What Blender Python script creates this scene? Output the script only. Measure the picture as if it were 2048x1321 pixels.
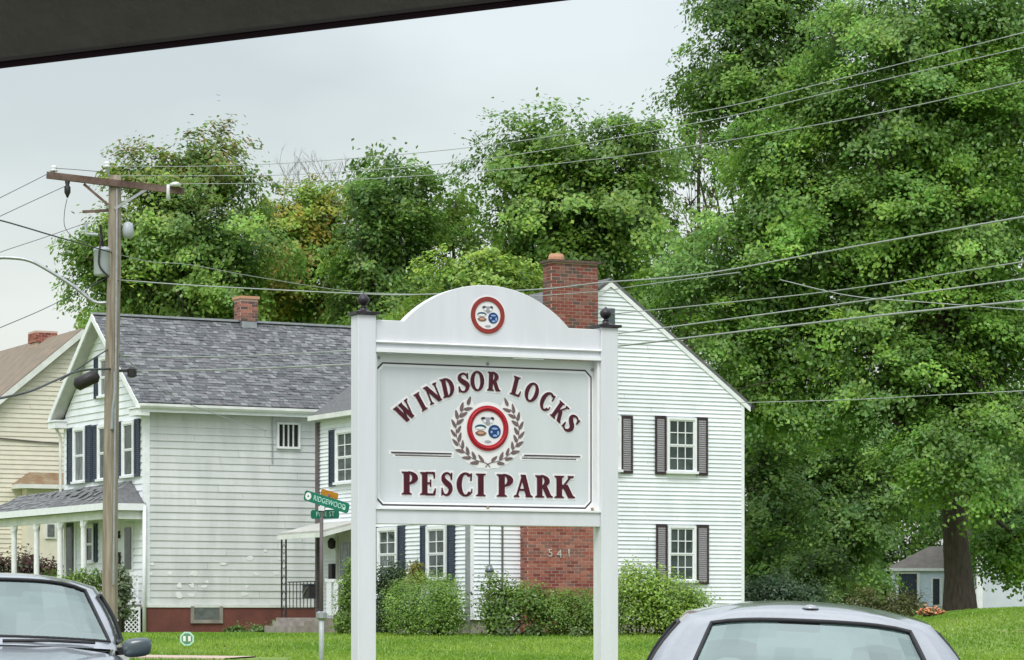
import bpy, math, random
import numpy as np
from mathutils import Vector, Matrix

for o in list(bpy.data.objects):
    bpy.data.objects.remove(o)
SC = bpy.context.scene
COL = SC.collection
FL = 6000.0      # focal length in photo pixels
HZ = 1235.0      # horizon row
EYE = 1.4
random.seed(7)
RNG = np.random.default_rng(11)

# ------------------------------------------------------------------ camera
cd = bpy.data.cameras.new('camera')
cd.sensor_width = 36.0
cd.lens = 36.0 * FL / 2048.0
cd.shift_y = (HZ - 660.5) / 2048.0
cd.clip_start = 0.05
cd.clip_end = 3000
cam = bpy.data.objects.new('camera', cd)
cam.location = (0, 0, EYE)
cam.rotation_euler = (math.radians(90), 0, 0)
COL.objects.link(cam)
SC.camera = cam

# ------------------------------------------------------------------ world: overcast sky
SKY_LOW, SKY_HIGH = .68, 2.1
SUN_EL, SUN_AZ = math.radians(52), math.radians(195)   # azimuth measured from +Y clockwise
w = bpy.data.worlds.new('World')
SC.world = w
w.use_nodes = True
nt = w.node_tree
nt.nodes.clear()
N = nt.nodes.new
out = N('ShaderNodeOutputWorld')
sky = N('ShaderNodeTexSky')
sky.sky_type = 'NISHITA'
sky.sun_disc = False
sky.sun_elevation = SUN_EL
sky.sun_rotation = SUN_AZ
sky.air_density = 1.6
sky.dust_density = 3.0
bg1 = N('ShaderNodeBackground'); bg1.inputs[1].default_value = 0.06
nt.links.new(sky.outputs[0], bg1.inputs[0])
tc = N('ShaderNodeTexCoord')
mp = N('ShaderNodeMapping'); mp.inputs['Scale'].default_value = (1.0, 1.0, 2.6)
nt.links.new(tc.outputs['Generated'], mp.inputs[0])
nz = N('ShaderNodeTexNoise'); nz.inputs['Scale'].default_value = 4.2; nz.inputs['Detail'].default_value = 5
nz.inputs['Roughness'].default_value = 0.45
nt.links.new(mp.outputs[0], nz.inputs[0])
cr = N('ShaderNodeValToRGB')
cr.color_ramp.elements[0].position = 0.40; cr.color_ramp.elements[0].color = (0.56, 0.59, 0.61, 1)
cr.color_ramp.elements[1].position = 0.60; cr.color_ramp.elements[1].color = (0.80, 0.83, 0.85, 1)
nt.links.new(nz.outputs['Fac'], cr.inputs[0])
bg2 = N('ShaderNodeBackground')
sp = N('ShaderNodeSeparateXYZ'); nt.links.new(tc.outputs['Generated'], sp.inputs[0])
mr = N('ShaderNodeMapRange'); mr.inputs['From Min'].default_value = .22; mr.inputs['From Max'].default_value = .95   # an overcast sky brightens towards the zenith
mr.inputs['To Min'].default_value = SKY_LOW; mr.inputs['To Max'].default_value = SKY_HIGH
nt.links.new(sp.outputs['Z'], mr.inputs['Value']); nt.links.new(mr.outputs[0], bg2.inputs[1])
nt.links.new(cr.outputs[0], bg2.inputs[0])
ad = N('ShaderNodeAddShader')
nt.links.new(bg1.outputs[0], ad.inputs[0]); nt.links.new(bg2.outputs[0], ad.inputs[1])
nt.links.new(ad.outputs[0], out.inputs[0])

sd = bpy.data.lights.new('sun', 'SUN')
sd.energy = 1.5
sd.angle = math.radians(22)
sd.color = (1.0, 0.98, 0.95)
sun = bpy.data.objects.new('sun', sd)
COL.objects.link(sun)
sv = Vector((math.sin(SUN_AZ) * math.cos(SUN_EL), math.cos(SUN_AZ) * math.cos(SUN_EL), math.sin(SUN_EL)))
sun.rotation_euler = sv.to_track_quat('Z', 'Y').to_euler()
vs = SC.view_settings
vs.view_transform = 'Standard'
vs.look = 'None'
vs.gamma = 1
vs.use_curve_mapping = False
vs.exposure = 0.10

# ------------------------------------------------------------------ helpers
def smooth(t):
    t = max(0.0, min(1.0, t)); return t * t * (3 - 2 * t)

HY = [(-80, 0.0), (14, 0.0), (21, .22), (50, .40), (62, .60), (72.5, .965), (84, .93), (200, 1.5), (500, 3.0), (1500, 6)]
def h(x, y):
    z = HY[-1][1]
    for (a, za), (b, zb) in zip(HY, HY[1:]):
        if y <= b:
            t = max(0, (y - a) / (b - a)); z = za + (zb - za) * t; break
    z += .68 * smooth((x - 7.5) / 6.0) * smooth((y - 59) / 17.0) * (1 - .9 * smooth((y - 100) / 100))
    return z

def world(px, py, Z):
    return Vector(((px - 1024) / FL * Z, Z, EYE + (HZ - py) / FL * Z))

class Frame:
    def __init__(s, x, y, z, ang):
        s.o = Vector((x, y, z)); s.a = ang
        s.R = Matrix.Rotation(-ang, 3, 'Z')
    def ray(s, px, py):
        d = s.R @ Vector(((px - 1024) / FL, 1, (HZ - py) / FL))
        c = s.R @ (Vector((0, 0, EYE)) - s.o)
        return c, d
    def hy(s, px, py, y=0.0):            # plane local y = const -> (x, z)
        c, d = s.ray(px, py); t = (y - c.y) / d.y
        p = c + d * t; return p.x, p.z
    def hx(s, px, py, x=0.0):            # plane local x = const -> (y, z)
        c, d = s.ray(px, py); t = (x - c.x) / d.x
        p = c + d * t; return p.y, p.z
    def empty(s, name, label, cat, group=None):
        return thing(name, label, cat, s.o, s.a, group)

def tag(o, label=None, cat=None, group=None, kind=None):
    if label: o['label'] = label
    if cat: o['category'] = cat
    if group: o['group'] = group
    if kind: o['kind'] = kind
    return o

def thing(name, label, cat, loc=(0, 0, 0), rz=0.0, group=None):
    o = bpy.data.objects.new(name, None)
    o.location = loc; o.rotation_euler = (0, 0, rz)
    o.empty_display_size = .3
    COL.objects.link(o)
    return tag(o, label, cat, group)

class MB:
    def __init__(s):
        s.v = []; s.f = []
    def add(s, vs, fs):
        n = len(s.v); s.v += [tuple(p) for p in vs]
        s.f += [tuple(i + n for i in f) for f in fs]; return s
    def box(s, x0, x1, y0, y1, z0, z1):
        if x0 > x1: x0, x1 = x1, x0
        if y0 > y1: y0, y1 = y1, y0
        if z0 > z1: z0, z1 = z1, z0
        return s.add([(x0, y0, z0), (x1, y0, z0), (x1, y1, z0), (x0, y1, z0), (x0, y0, z1), (x1, y0, z1), (x1, y1, z1), (x0, y1, z1)],
                     [(0, 3, 2, 1), (4, 5, 6, 7), (0, 1, 5, 4), (1, 2, 6, 5), (2, 3, 7, 6), (3, 0, 4, 7)])
    def bar(s, p, q, wx, wz, up=(0, 0, 1)):
        p = Vector(p); q = Vector(q); t = (q - p).normalized(); u = Vector(up)
        if abs(t.dot(u)) > .98: u = Vector((0, 1, 0))
        a = t.cross(u).normalized(); b = a.cross(t).normalized()
        a *= wx / 2; b *= wz / 2
        return s.add([p - a - b, p + a - b, p + a + b, p - a + b, q - a - b, q + a - b, q + a + b, q - a + b],
                     [(0, 1, 2, 3), (4, 7, 6, 5), (0, 4, 5, 1), (1, 5, 6, 2), (2, 6, 7, 3), (3, 7, 4, 0)])
    def tube(s, pts, r, n=8, caps=True):
        pts = [Vector(p) for p in pts]
        if not hasattr(r, '__len__'): r = [r] * len(pts)
        prev = None; base = len(s.v)
        for i, p in enumerate(pts):
            if i == 0: t = pts[1] - p
            elif i == len(pts) - 1: t = p - pts[i - 1]
            else: t = pts[i + 1] - pts[i - 1]
            if t.length < 1e-9: t = Vector((0, 0, 1))
            t.normalize()
            if prev is None:
                a = t.orthogonal().normalized()
            else:
                a = (prev - t * prev.dot(t))
                a = a.normalized() if a.length > 1e-6 else t.orthogonal().normalized()
            prev = a; b = t.cross(a)
            for k in range(n):
                an = 2 * math.pi * k / n
                s.v.append(tuple(p + (a * math.cos(an) + b * math.sin(an)) * r[i]))
        for i in range(len(pts) - 1):
            for k in range(n):
                a0 = base + i * n + k; a1 = base + i * n + (k + 1) % n
                s.f.append((a0, a1, a1 + n, a0 + n))
        if caps:
            s.f.append(tuple(base + k for k in range(n))[::-1])
            s.f.append(tuple(base + (len(pts) - 1) * n + k for k in range(n)))
        return s
    def lathe(s, prof, c=(0, 0, 0), n=16, axis='z'):
        base = len(s.v)
        for (r, z) in prof:
            for k in range(n):
                a = 2 * math.pi * k / n
                if axis == 'z': p = (c[0] + r * math.cos(a), c[1] + r * math.sin(a), c[2] + z)
                elif axis == 'y': p = (c[0] + r * math.cos(a), c[1] + z, c[2] + r * math.sin(a))
                else: p = (c[0] + z, c[1] + r * math.cos(a), c[2] + r * math.sin(a))
                s.v.append(p)
        for i in range(len(prof) - 1):
            for k in range(n):
                a0 = base + i * n + k; a1 = base + i * n + (k + 1) % n
                s.f.append((a0, a1, a1 + n, a0 + n))
        s.f.append(tuple(base + k for k in range(n))[::-1])
        s.f.append(tuple(base + (len(prof) - 1) * n + k for k in range(n)))
        return s
    def prism(s, poly, f0, f1):          # poly 2-D; f0/f1 map a 2-D point to the front / back 3-D point
        n = len(poly)
        return s.add([f0(*p) for p in poly] + [f1(*p) for p in poly],
                     [tuple(range(n)), tuple(range(2 * n - 1, n - 1, -1))] + [(i, n + i, n + (i + 1) % n, (i + 1) % n) for i in range(n)])
    def grid(s, fn, nu, nv):
        base = len(s.v)
        for i in range(nu + 1):
            for j in range(nv + 1):
                s.v.append(tuple(fn(i / nu, j / nv)))
        for i in range(nu):
            for j in range(nv):
                a = base + i * (nv + 1) + j
                s.f.append((a, a + nv + 1, a + nv + 2, a + 1))
        return s
    def build(s, name, mat, parent=None, smooth_=False, fix=True):
        me = bpy.data.meshes.new(name)
        me.from_pydata(s.v, [], s.f)
        if fix:
            import bmesh
            bm = bmesh.new(); bm.from_mesh(me)
            bmesh.ops.recalc_face_normals(bm, faces=bm.faces)
            bm.to_mesh(me); bm.free()
        if mat: me.materials.append(mat)
        if smooth_:
            me.polygons.foreach_set('use_smooth', [True] * len(me.polygons))
        me.update()
        o = bpy.data.objects.new(name, me)
        COL.objects.link(o)
        if parent: o.parent = parent
        return o

def inst(name, me, parent, loc=(0, 0, 0), rot=(0, 0, 0), scale=(1, 1, 1)):
    o = bpy.data.objects.new(name, me)
    COL.objects.link(o)
    if parent: o.parent = parent
    o.location = loc; o.rotation_euler = rot; o.scale = scale
    return o

def catmull(pts, n=8):
    P = [Vector(p) for p in pts]
    if len(P) < 3: return P
    P = [P[0] * 2 - P[1]] + P + [P[-1] * 2 - P[-2]]
    o = []
    for i in range(1, len(P) - 2):
        a, b, c, d = P[i - 1], P[i], P[i + 1], P[i + 2]
        for k in range(n):
            t = k / n
            o.append(.5 * ((2 * b) + (c - a) * t + (2 * a - 5 * b + 4 * c - d) * t * t + (3 * b - a - 3 * c + d) * t ** 3))
    o.append(P[-2])
    return o

# ------------------------------------------------------------------ materials
def mat(name, c, c2=None, rough=.7, metal=0.0, scale=8.0, bump=0.0, bscale=None, spec=.4, detail=4, stretch=None, lo=.35, hi=.65, coat=0, objvar=0.0):
    m = bpy.data.materials.new(name); m.use_nodes = True
    t = m.node_tree; p = t.nodes['Principled BSDF']
    p.inputs['Roughness'].default_value = rough
    p.inputs['Metallic'].default_value = metal
    p.inputs['Specular IOR Level'].default_value = spec
    if coat:
        p.inputs['Coat Weight'].default_value = coat
        p.inputs['Coat Roughness'].default_value = .05
    if c2 is None: c2 = tuple(v * .86 for v in c)
    co = t.nodes.new('ShaderNodeTexCoord')
    mpn = t.nodes.new('ShaderNodeMapping')
    if stretch: mpn.inputs['Scale'].default_value = stretch
    t.links.new(co.outputs['Object'], mpn.inputs[0])
    n = t.nodes.new('ShaderNodeTexNoise'); n.inputs['Scale'].default_value = scale; n.inputs['Detail'].default_value = detail
    n.inputs['Roughness'].default_value = .6
    t.links.new(mpn.outputs[0], n.inputs[0])
    r = t.nodes.new('ShaderNodeValToRGB')
    r.color_ramp.elements[0].position = lo; r.color_ramp.elements[0].color = (*c, 1)
    r.color_ramp.elements[1].position = hi; r.color_ramp.elements[1].color = (*c2, 1)
    t.links.new(n.outputs['Fac'], r.inputs[0])
    if objvar:      # each board / tile / brick its own slight tone
        oi = t.nodes.new('ShaderNodeObjectInfo'); mr_ = t.nodes.new('ShaderNodeMapRange')
        mr_.inputs['To Min'].default_value = 1 - objvar; mr_.inputs['To Max'].default_value = 1 + objvar
        hs = t.nodes.new('ShaderNodeHueSaturation')
        t.links.new(oi.outputs['Random'], mr_.inputs['Value']); t.links.new(mr_.outputs[0], hs.inputs['Value'])
        t.links.new(r.outputs[0], hs.inputs['Color']); t.links.new(hs.outputs[0], p.inputs['Base Color'])
    else:
        t.links.new(r.outputs[0], p.inputs['Base Color'])
    if bump:
        n2 = t.nodes.new('ShaderNodeTexNoise'); n2.inputs['Scale'].default_value = bscale or scale * 4
        n2.inputs['Detail'].default_value = 5
        t.links.new(mpn.outputs[0], n2.inputs[0])
        b = t.nodes.new('ShaderNodeBump'); b.inputs['Strength'].default_value = bump; b.inputs['Distance'].default_value = .02
        t.links.new(n2.outputs['Fac'], b.inputs['Height'])
        t.links.new(b.outputs[0], p.inputs['Normal'])
    return m

def leafmat(name):
    m = bpy.data.materials.new(name); m.use_nodes = True
    t = m.node_tree; t.nodes.clear()
    o = t.nodes.new('ShaderNodeOutputMaterial')
    a = t.nodes.new('ShaderNodeAttribute'); a.attribute_name = 'Col'
    d = t.nodes.new('ShaderNodeBsdfDiffuse'); tr = t.nodes.new('ShaderNodeBsdfTranslucent')
    g = t.nodes.new('ShaderNodeBsdfGlossy'); g.inputs['Roughness'].default_value = .45
    g.inputs['Color'].default_value = (.8, .9, .85, 1)
    t.links.new(a.outputs['Color'], d.inputs[0]); t.links.new(a.outputs['Color'], tr.inputs[0])
    m1 = t.nodes.new('ShaderNodeMixShader'); m1.inputs[0].default_value = .45
    m2 = t.nodes.new('ShaderNodeMixShader'); m2.inputs[0].default_value = .035
    t.links.new(d.outputs[0], m1.inputs[1]); t.links.new(tr.outputs[0], m1.inputs[2])
    t.links.new(m1.outputs[0], m2.inputs[1]); t.links.new(g.outputs[0], m2.inputs[2])
    t.links.new(m2.outputs[0], o.inputs[0])
    return m

def glassmat(name, tint, gloss=.35, rough=.02):
    m = bpy.data.materials.new(name); m.use_nodes = True
    t = m.node_tree; t.nodes.clear()
    o = t.nodes.new('ShaderNodeOutputMaterial')
    tr = t.nodes.new('ShaderNodeBsdfTransparent'); tr.inputs[0].default_value = (*tint, 1)
    g = t.nodes.new('ShaderNodeBsdfGlossy'); g.inputs['Roughness'].default_value = rough; g.inputs['Color'].default_value = (.84, .98, .94, 1)
    lw = t.nodes.new('ShaderNodeLayerWeight'); lw.inputs[0].default_value = .35
    ma = t.nodes.new('ShaderNodeMath'); ma.operation = 'MAXIMUM'; ma.inputs[1].default_value = gloss
    t.links.new(lw.outputs['Fresnel'], ma.inputs[0])
    mx = t.nodes.new('ShaderNodeMixShader')
    t.links.new(ma.outputs[0], mx.inputs[0]); t.links.new(tr.outputs[0], mx.inputs[1]); t.links.new(g.outputs[0], mx.inputs[2])
    t.links.new(mx.outputs[0], o.inputs[0])
    return m

M = {}
M['white_vinyl'] = mat('white_vinyl', (.84, .87, .92), (.73, .77, .81), .55, scale=1.3, stretch=(1, 1, .5), objvar=.03)
M['white_trim'] = mat('white_trim', (.85, .87, .90), (.76, .79, .81), .5, scale=6)
M['old_siding'] = mat('old_siding', (.71, .725, .725), (.53, .55, .555), .7, scale=1.1, stretch=(1.6, 1.6, .35), bump=.25, bscale=20, objvar=.05, detail=7, lo=.3, hi=.72)
M['peel'] = mat('peeling_paint', (.85, .87, .87), (.8, .8, .8), .6, scale=9)
M['cream'] = mat('cream_siding', (.74, .70, .58), (.66, .63, .53), .6, scale=3, objvar=.03)
M['navy'] = mat('navy_paint', (.022, .035, .06), (.035, .05, .08), .5, scale=5)
M['slate_grey'] = mat('grey_panel', (.30, .29, .30), (.24, .23, .245), .6, scale=20)
M['dark_frame'] = mat('dark_maroon_frame', (.03, .018, .022), (.045, .03, .035), .5, scale=5)
M['foundation_red'] = mat('red_painted_foundation', (.19, .065, .052), (.135, .05, .043), .8, scale=2.2, bump=.5, bscale=25)
M['concrete'] = mat('concrete', (.34, .31, .28), (.24, .21, .19), .9, scale=3, bump=.4)
M['gutter'] = mat('painted_metal_gutter', (.78, .80, .78), (.62, .65, .62), .45, scale=2)
M['soffit'] = mat('soffit', (.50, .50, .47), (.42, .42, .39), .7, scale=3)
M['brown_spout'] = mat('brown_downspout', (.10, .085, .085), (.14, .12, .12), .6, scale=3)
M['iron'] = mat('black_iron', (.018, .016, .018), (.03, .028, .03), .5, scale=10)
for i, (a, b) in enumerate([((.10, .108, .115), (.16, .17, .178)), ((.16, .17, .178), (.24, .25, .255)), ((.075, .08, .088), (.125, .132, .14)), ((.12, .118, .128), (.18, .178, .19))]):
    M['shingle%d' % i] = mat('grey_asphalt_shingle', a, b, .92, scale=7, bump=.5, bscale=60, objvar=.12)
M['roof_under'] = mat('roof_underlay', (.07, .08, .09), (.10, .11, .12), .9, scale=6)
M['dark_roof'] = mat('dark_asphalt_roof', (.10, .105, .11), (.16, .16, .165), .92, scale=9, bump=.5, bscale=40)
M['brown_roof'] = mat('brown_asphalt_roof', (.26, .20, .15), (.185, .16, .125), .92, scale=2.2, bump=.4, bscale=30)
M['rust_roof'] = mat('rusty_brown_roof', (.20, .12, .06), (.30, .25, .17), .9, scale=2.5, bump=.4)
M['shed_roof'] = mat('weathered_shed_roof', (.26, .235, .21), (.2, .18, .17), .92, scale=3, bump=.4)
for i, (a, b) in enumerate([((.37, .12, .08), (.29, .09, .065)), ((.40, .17, .12), (.33, .125, .095)), ((.25, .065, .05), (.19, .055, .045)), ((.28, .13, .10), (.20, .10, .085))]):
    M['brick%d' % i] = mat('red_brick', a, b, .85, scale=18, bump=.4, bscale=50, objvar=.15)
M['mortar'] = mat('mortar', (.62, .46, .40), (.50, .38, .33), .95, scale=20, bump=.3)
M['sooty'] = mat('sooty_brick', (.09, .06, .055), (.14, .09, .08), .9, scale=15, bump=.4)
M['clay'] = mat('clay_flue', (.55, .30, .18), (.45, .25, .15), .8, scale=9)
M['sign_white'] = mat('sign_grey_white_paint', (.73, .755, .79), (.64, .66, .685), .45, scale=2.0, stretch=(3, 3, .4), bump=.05, bscale=60, detail=8, lo=.3, hi=.75)
M['sign_trim'] = mat('sign_bright_trim', (.84, .86, .86), (.8, .82, .82), .4, scale=5)
M['panel'] = mat('sign_panel_face', (.63, .675, .685), (.585, .63, .64), .4, scale=1.6, stretch=(2.5, 2.5, .5), detail=7)
M['black_metal'] = mat('black_cast_metal', (.012, .009, .013), (.03, .024, .03), .4, scale=12)
M['maroon'] = mat('maroon_lettering', (.075, .003, .015), (.05, .002, .010), .4, scale=14)
M['line_black'] = mat('sign_line', (.03, .022, .026), (.05, .04, .045), .5)
M['seal_red'] = mat('seal_red', (.46, .018, .03), (.36, .012, .024), .35, scale=20)
M['seal_red2'] = mat('seal_dull_red', (.30, .035, .025), (.24, .03, .025), .4, scale=20)
M['seal_white'] = mat('seal_white', (.82, .82, .81), (.77, .78, .77), .4)
M['seal_blue'] = mat('seal_blue', (.01, .04, .14), (.01, .055, .20), .4, scale=30)
M['seal_teal'] = mat('seal_teal', (.01, .09, .15), (.02, .07, .11), .4)
M['seal_sky'] = mat('seal_light_blue', (.30, .45, .70), (.25, .4, .62), .4)
M['seal_brown'] = mat('seal_brown', (.20, .10, .065), (.28, .15, .1), .4, scale=30)
M['seal_peach'] = mat('seal_peach', (.62, .34, .24), (.5, .3, .22), .4)
M['seal_grey'] = mat('seal_grey', (.30, .31, .36), (.4, .4, .44), .4, scale=30)
M['wreath'] = mat('wreath_leaf', (.13, .095, .09), (.19, .13, .13), .5, scale=40)
M['pole_wood'] = mat('weathered_pole_wood', (.36, .315, .25), (.20, .165, .13), .9, scale=3, stretch=(5, 5, .35), bump=.6, bscale=14)
M['arm_wood'] = mat('dark_crossarm_wood', (.085, .05, .042), (.18, .13, .105), .85, scale=3, bump=.4)
M['galv'] = mat('galvanised_steel', (.42, .44, .46), (.33, .35, .37), .4, .6, scale=8)
M['post_galv'] = mat('galvanised_post', (.44, .48, .49), (.36, .4, .41), .5, .2, scale=8)
M['porcelain'] = mat('porcelain', (.75, .77, .78), (.65, .67, .68), .25, scale=10)
M['transformer'] = mat('grey_transformer_paint', (.44, .48, .52), (.36, .40, .44), .4, scale=4)
M['wire_light'] = mat('weathered_aluminium_wire', (.36, .39, .37), (.28, .31, .29), .5, scale=1)
M['wire_dark'] = mat('black_cable', (.045, .05, .052), (.07, .075, .078), .6, scale=1)
M['green_sign'] = mat('green_sign_sheet', (.008, .18, .11), (.006, .14, .09), .4, scale=10)
M['sign_print'] = mat('pale_green_print', (.42, .72, .62), (.5, .76, .68), .4)
M['orange_sign'] = mat('orange_brown_sign', (.50, .22, .01), (.38, .16, .01), .45, scale=20)
M['asphalt'] = mat('asphalt', (.05, .05, .052), (.065, .065, .066), .9, scale=20, bump=.4, bscale=150)
M['sidewalk'] = mat('sidewalk_concrete', (.55, .42, .34), (.45, .36, .29), .9, scale=2, bump=.3)
M['bark'] = mat('tree_bark', (.085, .068, .052), (.045, .036, .03), .95, scale=5, stretch=(3, 3, .6), bump=1.0, bscale=12)
M['bark_grey'] = mat('pale_twig_bark', (.30, .28, .26), (.22, .2, .19), .9, scale=5)
M['shed_wall'] = mat('pale_blue_shed_wall', (.66, .76, .90), (.58, .69, .84), .6, scale=4)
M['garage_wall'] = mat('pale_grey_garage_wall', (.58, .63, .70), (.52, .57, .64), .7, scale=1.5)
M['dark_door'] = mat('dark_navy_door', (.03, .045, .07), (.02, .03, .05), .5)
M['door_grey'] = mat('pale_grey_door', (.42, .43, .40), (.36, .37, .34), .5)
M['red_door'] = mat('dark_red_door', (.14, .035, .03), (.1, .03, .028), .5)
M['porch_ceiling'] = mat('porch_ceiling', (.30, .30, .24), (.25, .25, .2), .7)
M['window_glass'] = mat('window_glass', (.025, .042, .038), (.065, .09, .085), .08, scale=2.2, spec=.5, lo=.4, hi=.6)
M['curtain_glass'] = mat('curtained_window_glass', (.05, .065, .07), (.20, .23, .24), .1, scale=3.5, spec=.5, stretch=(3, 3, .4), lo=.42, hi=.6)
M['basement_glass'] = mat('basement_glass', (.10, .115, .11), (.17, .185, .18), .3, scale=6)
M['curtain'] = mat('white_curtain', (.6, .63, .6), (.4, .45, .42), .8, scale=4)
M['black_void'] = mat('dark_interior', (.012, .012, .012), (.02, .018, .016), .8)
M['silver_paint'] = mat('silver_car_paint', (.36, .385, .42), (.33, .355, .39), .28, .55, scale=30, coat=1.0)
M['silver_paint2'] = mat('light_silver_car_paint', (.33, .345, .37), (.30, .315, .34), .26, .5, scale=30, coat=1.0)
M['rubber'] = mat('black_rubber', (.012, .013, .015), (.02, .02, .022), .6)
M['plastic'] = mat('grey_mirror_plastic', (.07, .10, .115), (.05, .075, .085), .25, spec=.7)
M['rim'] = mat('wheel_rim', (.5, .5, .52), (.42, .42, .44), .3, .8)
M['interior'] = mat('car_interior', (.26, .30, .29), (.20, .235, .23), .8, scale=6)
M['seat'] = mat('car_seat_fabric', (.22, .25, .25), (.17, .2, .2), .9, scale=12)
M['car_glass'] = glassmat('car_glass', (.80, .92, .88), .30)
M['roof_trim'] = mat('dark_roof_lining', (.19, .18, .155), (.16, .15, .13), .95, scale=60, bump=.2, bscale=300)
M['roof_edge'] = mat('maroon_black_seal', (.03, .008, .016), (.045, .012, .022), .6)
M['leaf'] = leafmat('leaf')
M['grass'] = leafmat('grass_blade')
M['flower'] = mat('orange_flowers', (.62, .17, .06), (.75, .42, .25), .8, scale=12)

# ------------------------------------------------------------------ ground
def lawn_mat():
    m = bpy.data.materials.new('lawn'); m.use_nodes = True
    t = m.node_tree; p = t.nodes['Principled BSDF']; p.inputs['Roughness'].default_value = .95
    co = t.nodes.new('ShaderNodeTexCoord')
    def nzn(s, d=4):
        n = t.nodes.new('ShaderNodeTexNoise'); n.inputs['Scale'].default_value = s; n.inputs['Detail'].default_value = d
        t.links.new(co.outputs['Object'], n.inputs[0]); return n
    a = nzn(.35, 3); b = nzn(7, 5)
    r = t.nodes.new('ShaderNodeValToRGB')
    r.color_ramp.elements[0].position = .35; r.color_ramp.elements[0].color = (.115, .20, .022, 1)
    r.color_ramp.elements[1].position = .65; r.color_ramp.elements[1].color = (.20, .29, .045, 1)
    t.links.new(a.outputs['Fac'], r.inputs[0])
    r2 = t.nodes.new('ShaderNodeValToRGB')
    r2.color_ramp.elements[0].position = .3; r2.color_ramp.elements[0].color = (.6, .66, .5, 1)
    r2.color_ramp.elements[1].position = .7; r2.color_ramp.elements[1].color = (1, 1, 1, 1)
    t.links.new(b.outputs['Fac'], r2.inputs[0])
    mx = t.nodes.new('ShaderNodeMix'); mx.data_type = 'RGBA'; mx.blend_type = 'MULTIPLY'; mx.inputs[0].default_value = 1
    t.links.new(r.outputs[0], mx.inputs[6]); t.links.new(r2.outputs[0], mx.inputs[7])
    c3 = nzn(.9, 6); r3 = t.nodes.new('ShaderNodeValToRGB')
    r3.color_ramp.elements[0].position = .58; r3.color_ramp.elements[0].color = (0, 0, 0, 1)
    r3.color_ramp.elements[1].position = .72; r3.color_ramp.elements[1].color = (.75, .75, .75, 1)
    t.links.new(c3.outputs['Fac'], r3.inputs[0])
    m4 = t.nodes.new('ShaderNodeMix'); m4.data_type = 'RGBA'; m4.inputs[7].default_value = (.24, .22, .08, 1)
    t.links.new(r3.outputs[0], m4.inputs[0]); t.links.new(mx.outputs[2], m4.inputs[6])
    t.links.new(m4.outputs[2], p.inputs['Base Color'])
    bm = t.nodes.new('ShaderNodeBump'); bm.inputs['Strength'].default_value = .7; bm.inputs['Distance'].default_value = .03
    t.links.new(b.outputs['Fac'], bm.inputs['Height']); t.links.new(bm.outputs[0], p.inputs['Normal'])
    return m
M['lawn'] = lawn_mat()

def axis(segs):
    o = []
    for a, b, s in segs:
        n = max(1, int(round((b - a) / s)))
        o += [a + (b - a) * i / n for i in range(n)]
    o.append(segs[-1][1]); return o
xs = axis([(-900, -60, 40), (-60, -20, 4), (-20, 24, 1), (24, 80, 4), (80, 900, 40)])
ys = axis([(-80, 0, 10), (0, 100, 1), (100, 200, 5), (200, 1500, 50)])
g = MB()
for x in xs:
    for y in ys: g.v.append((x, y, h(x, y)))
ny = len(ys)
for i in range(len(xs) - 1):
    for j in range(ny - 1):
        a = i * ny + j; g.f.append((a, a + ny, a + ny + 1, a + 1))
tag(g.build('ground', M['lawn'], smooth_=True, fix=False), 'rising green lawn in front of the white houses', kind='structure')

def strip(name, a, b, w0, w1, m, off, label, n=60, thick=.12):
    """a draped slab along a->b between the side offsets w0 and w1"""
    a = Vector((*a, 0)); b = Vector((*b, 0)); d = (b - a).normalized(); s = Vector((-d.y, d.x, 0)); q = MB()
    k = 6
    for i in range(n + 1):
        for j in range(k + 1):
            p = a.lerp(b, i / n) + s * (w0 + (w1 - w0) * j / k); q.v.append((p.x, p.y, h(p.x, p.y) + off))
    for i in range(n):
        for j in range(k):
            c = i * (k + 1) + j; q.f.append((c, c + k + 1, c + k + 2, c + 1))
    # skirts
    for j, sg in ((0, 1), (k, -1)):
        base = len(q.v)
        for i in range(n + 1):
            v = q.v[i * (k + 1) + j]; q.v.append((v[0], v[1], v[2] - thick))
        for i in range(n):
            c = i * (k + 1) + j; e = (i + 1) * (k + 1) + j
            q.f.append((c, e, base + i + 1, base + i))
    return tag(q.build(name, m, smooth_=False), label, kind='structure')
strip('parking_lot', (-60, 4), (60, 4), -14, 18.5, M['asphalt'], .03, 'grey asphalt parking lot under the two cars')
strip('road', (-80, 62.5), (70, 40.5), -10.5, -3.6, M['asphalt'], .03, 'asphalt street between the park sign and the lawn')
strip('kerb', (-80, 62.5), (70, 40.5), -3.5, -3.3, M['concrete'], .13, 'concrete kerb along the street', thick=.25)
strip('sidewalk', (-14, 64.3), (-5.2, 60.9), -1.4, 0, M['sidewalk'], .03, 'tan pavement at the foot of the lawn')

# ------------------------------------------------------------------ house helpers
def wbox(mb, side, u0, u1, o0, o1, z0, z1):
    if side == 'y': mb.box(u0, u1, -o1, -o0, z0, z1)
    else: mb.box(-o1, -o0, u0, u1, z0, z1)
def wpt(side, u, o, z):
    return (u, -o, z) if side == 'y' else (-o, u, z)

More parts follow.
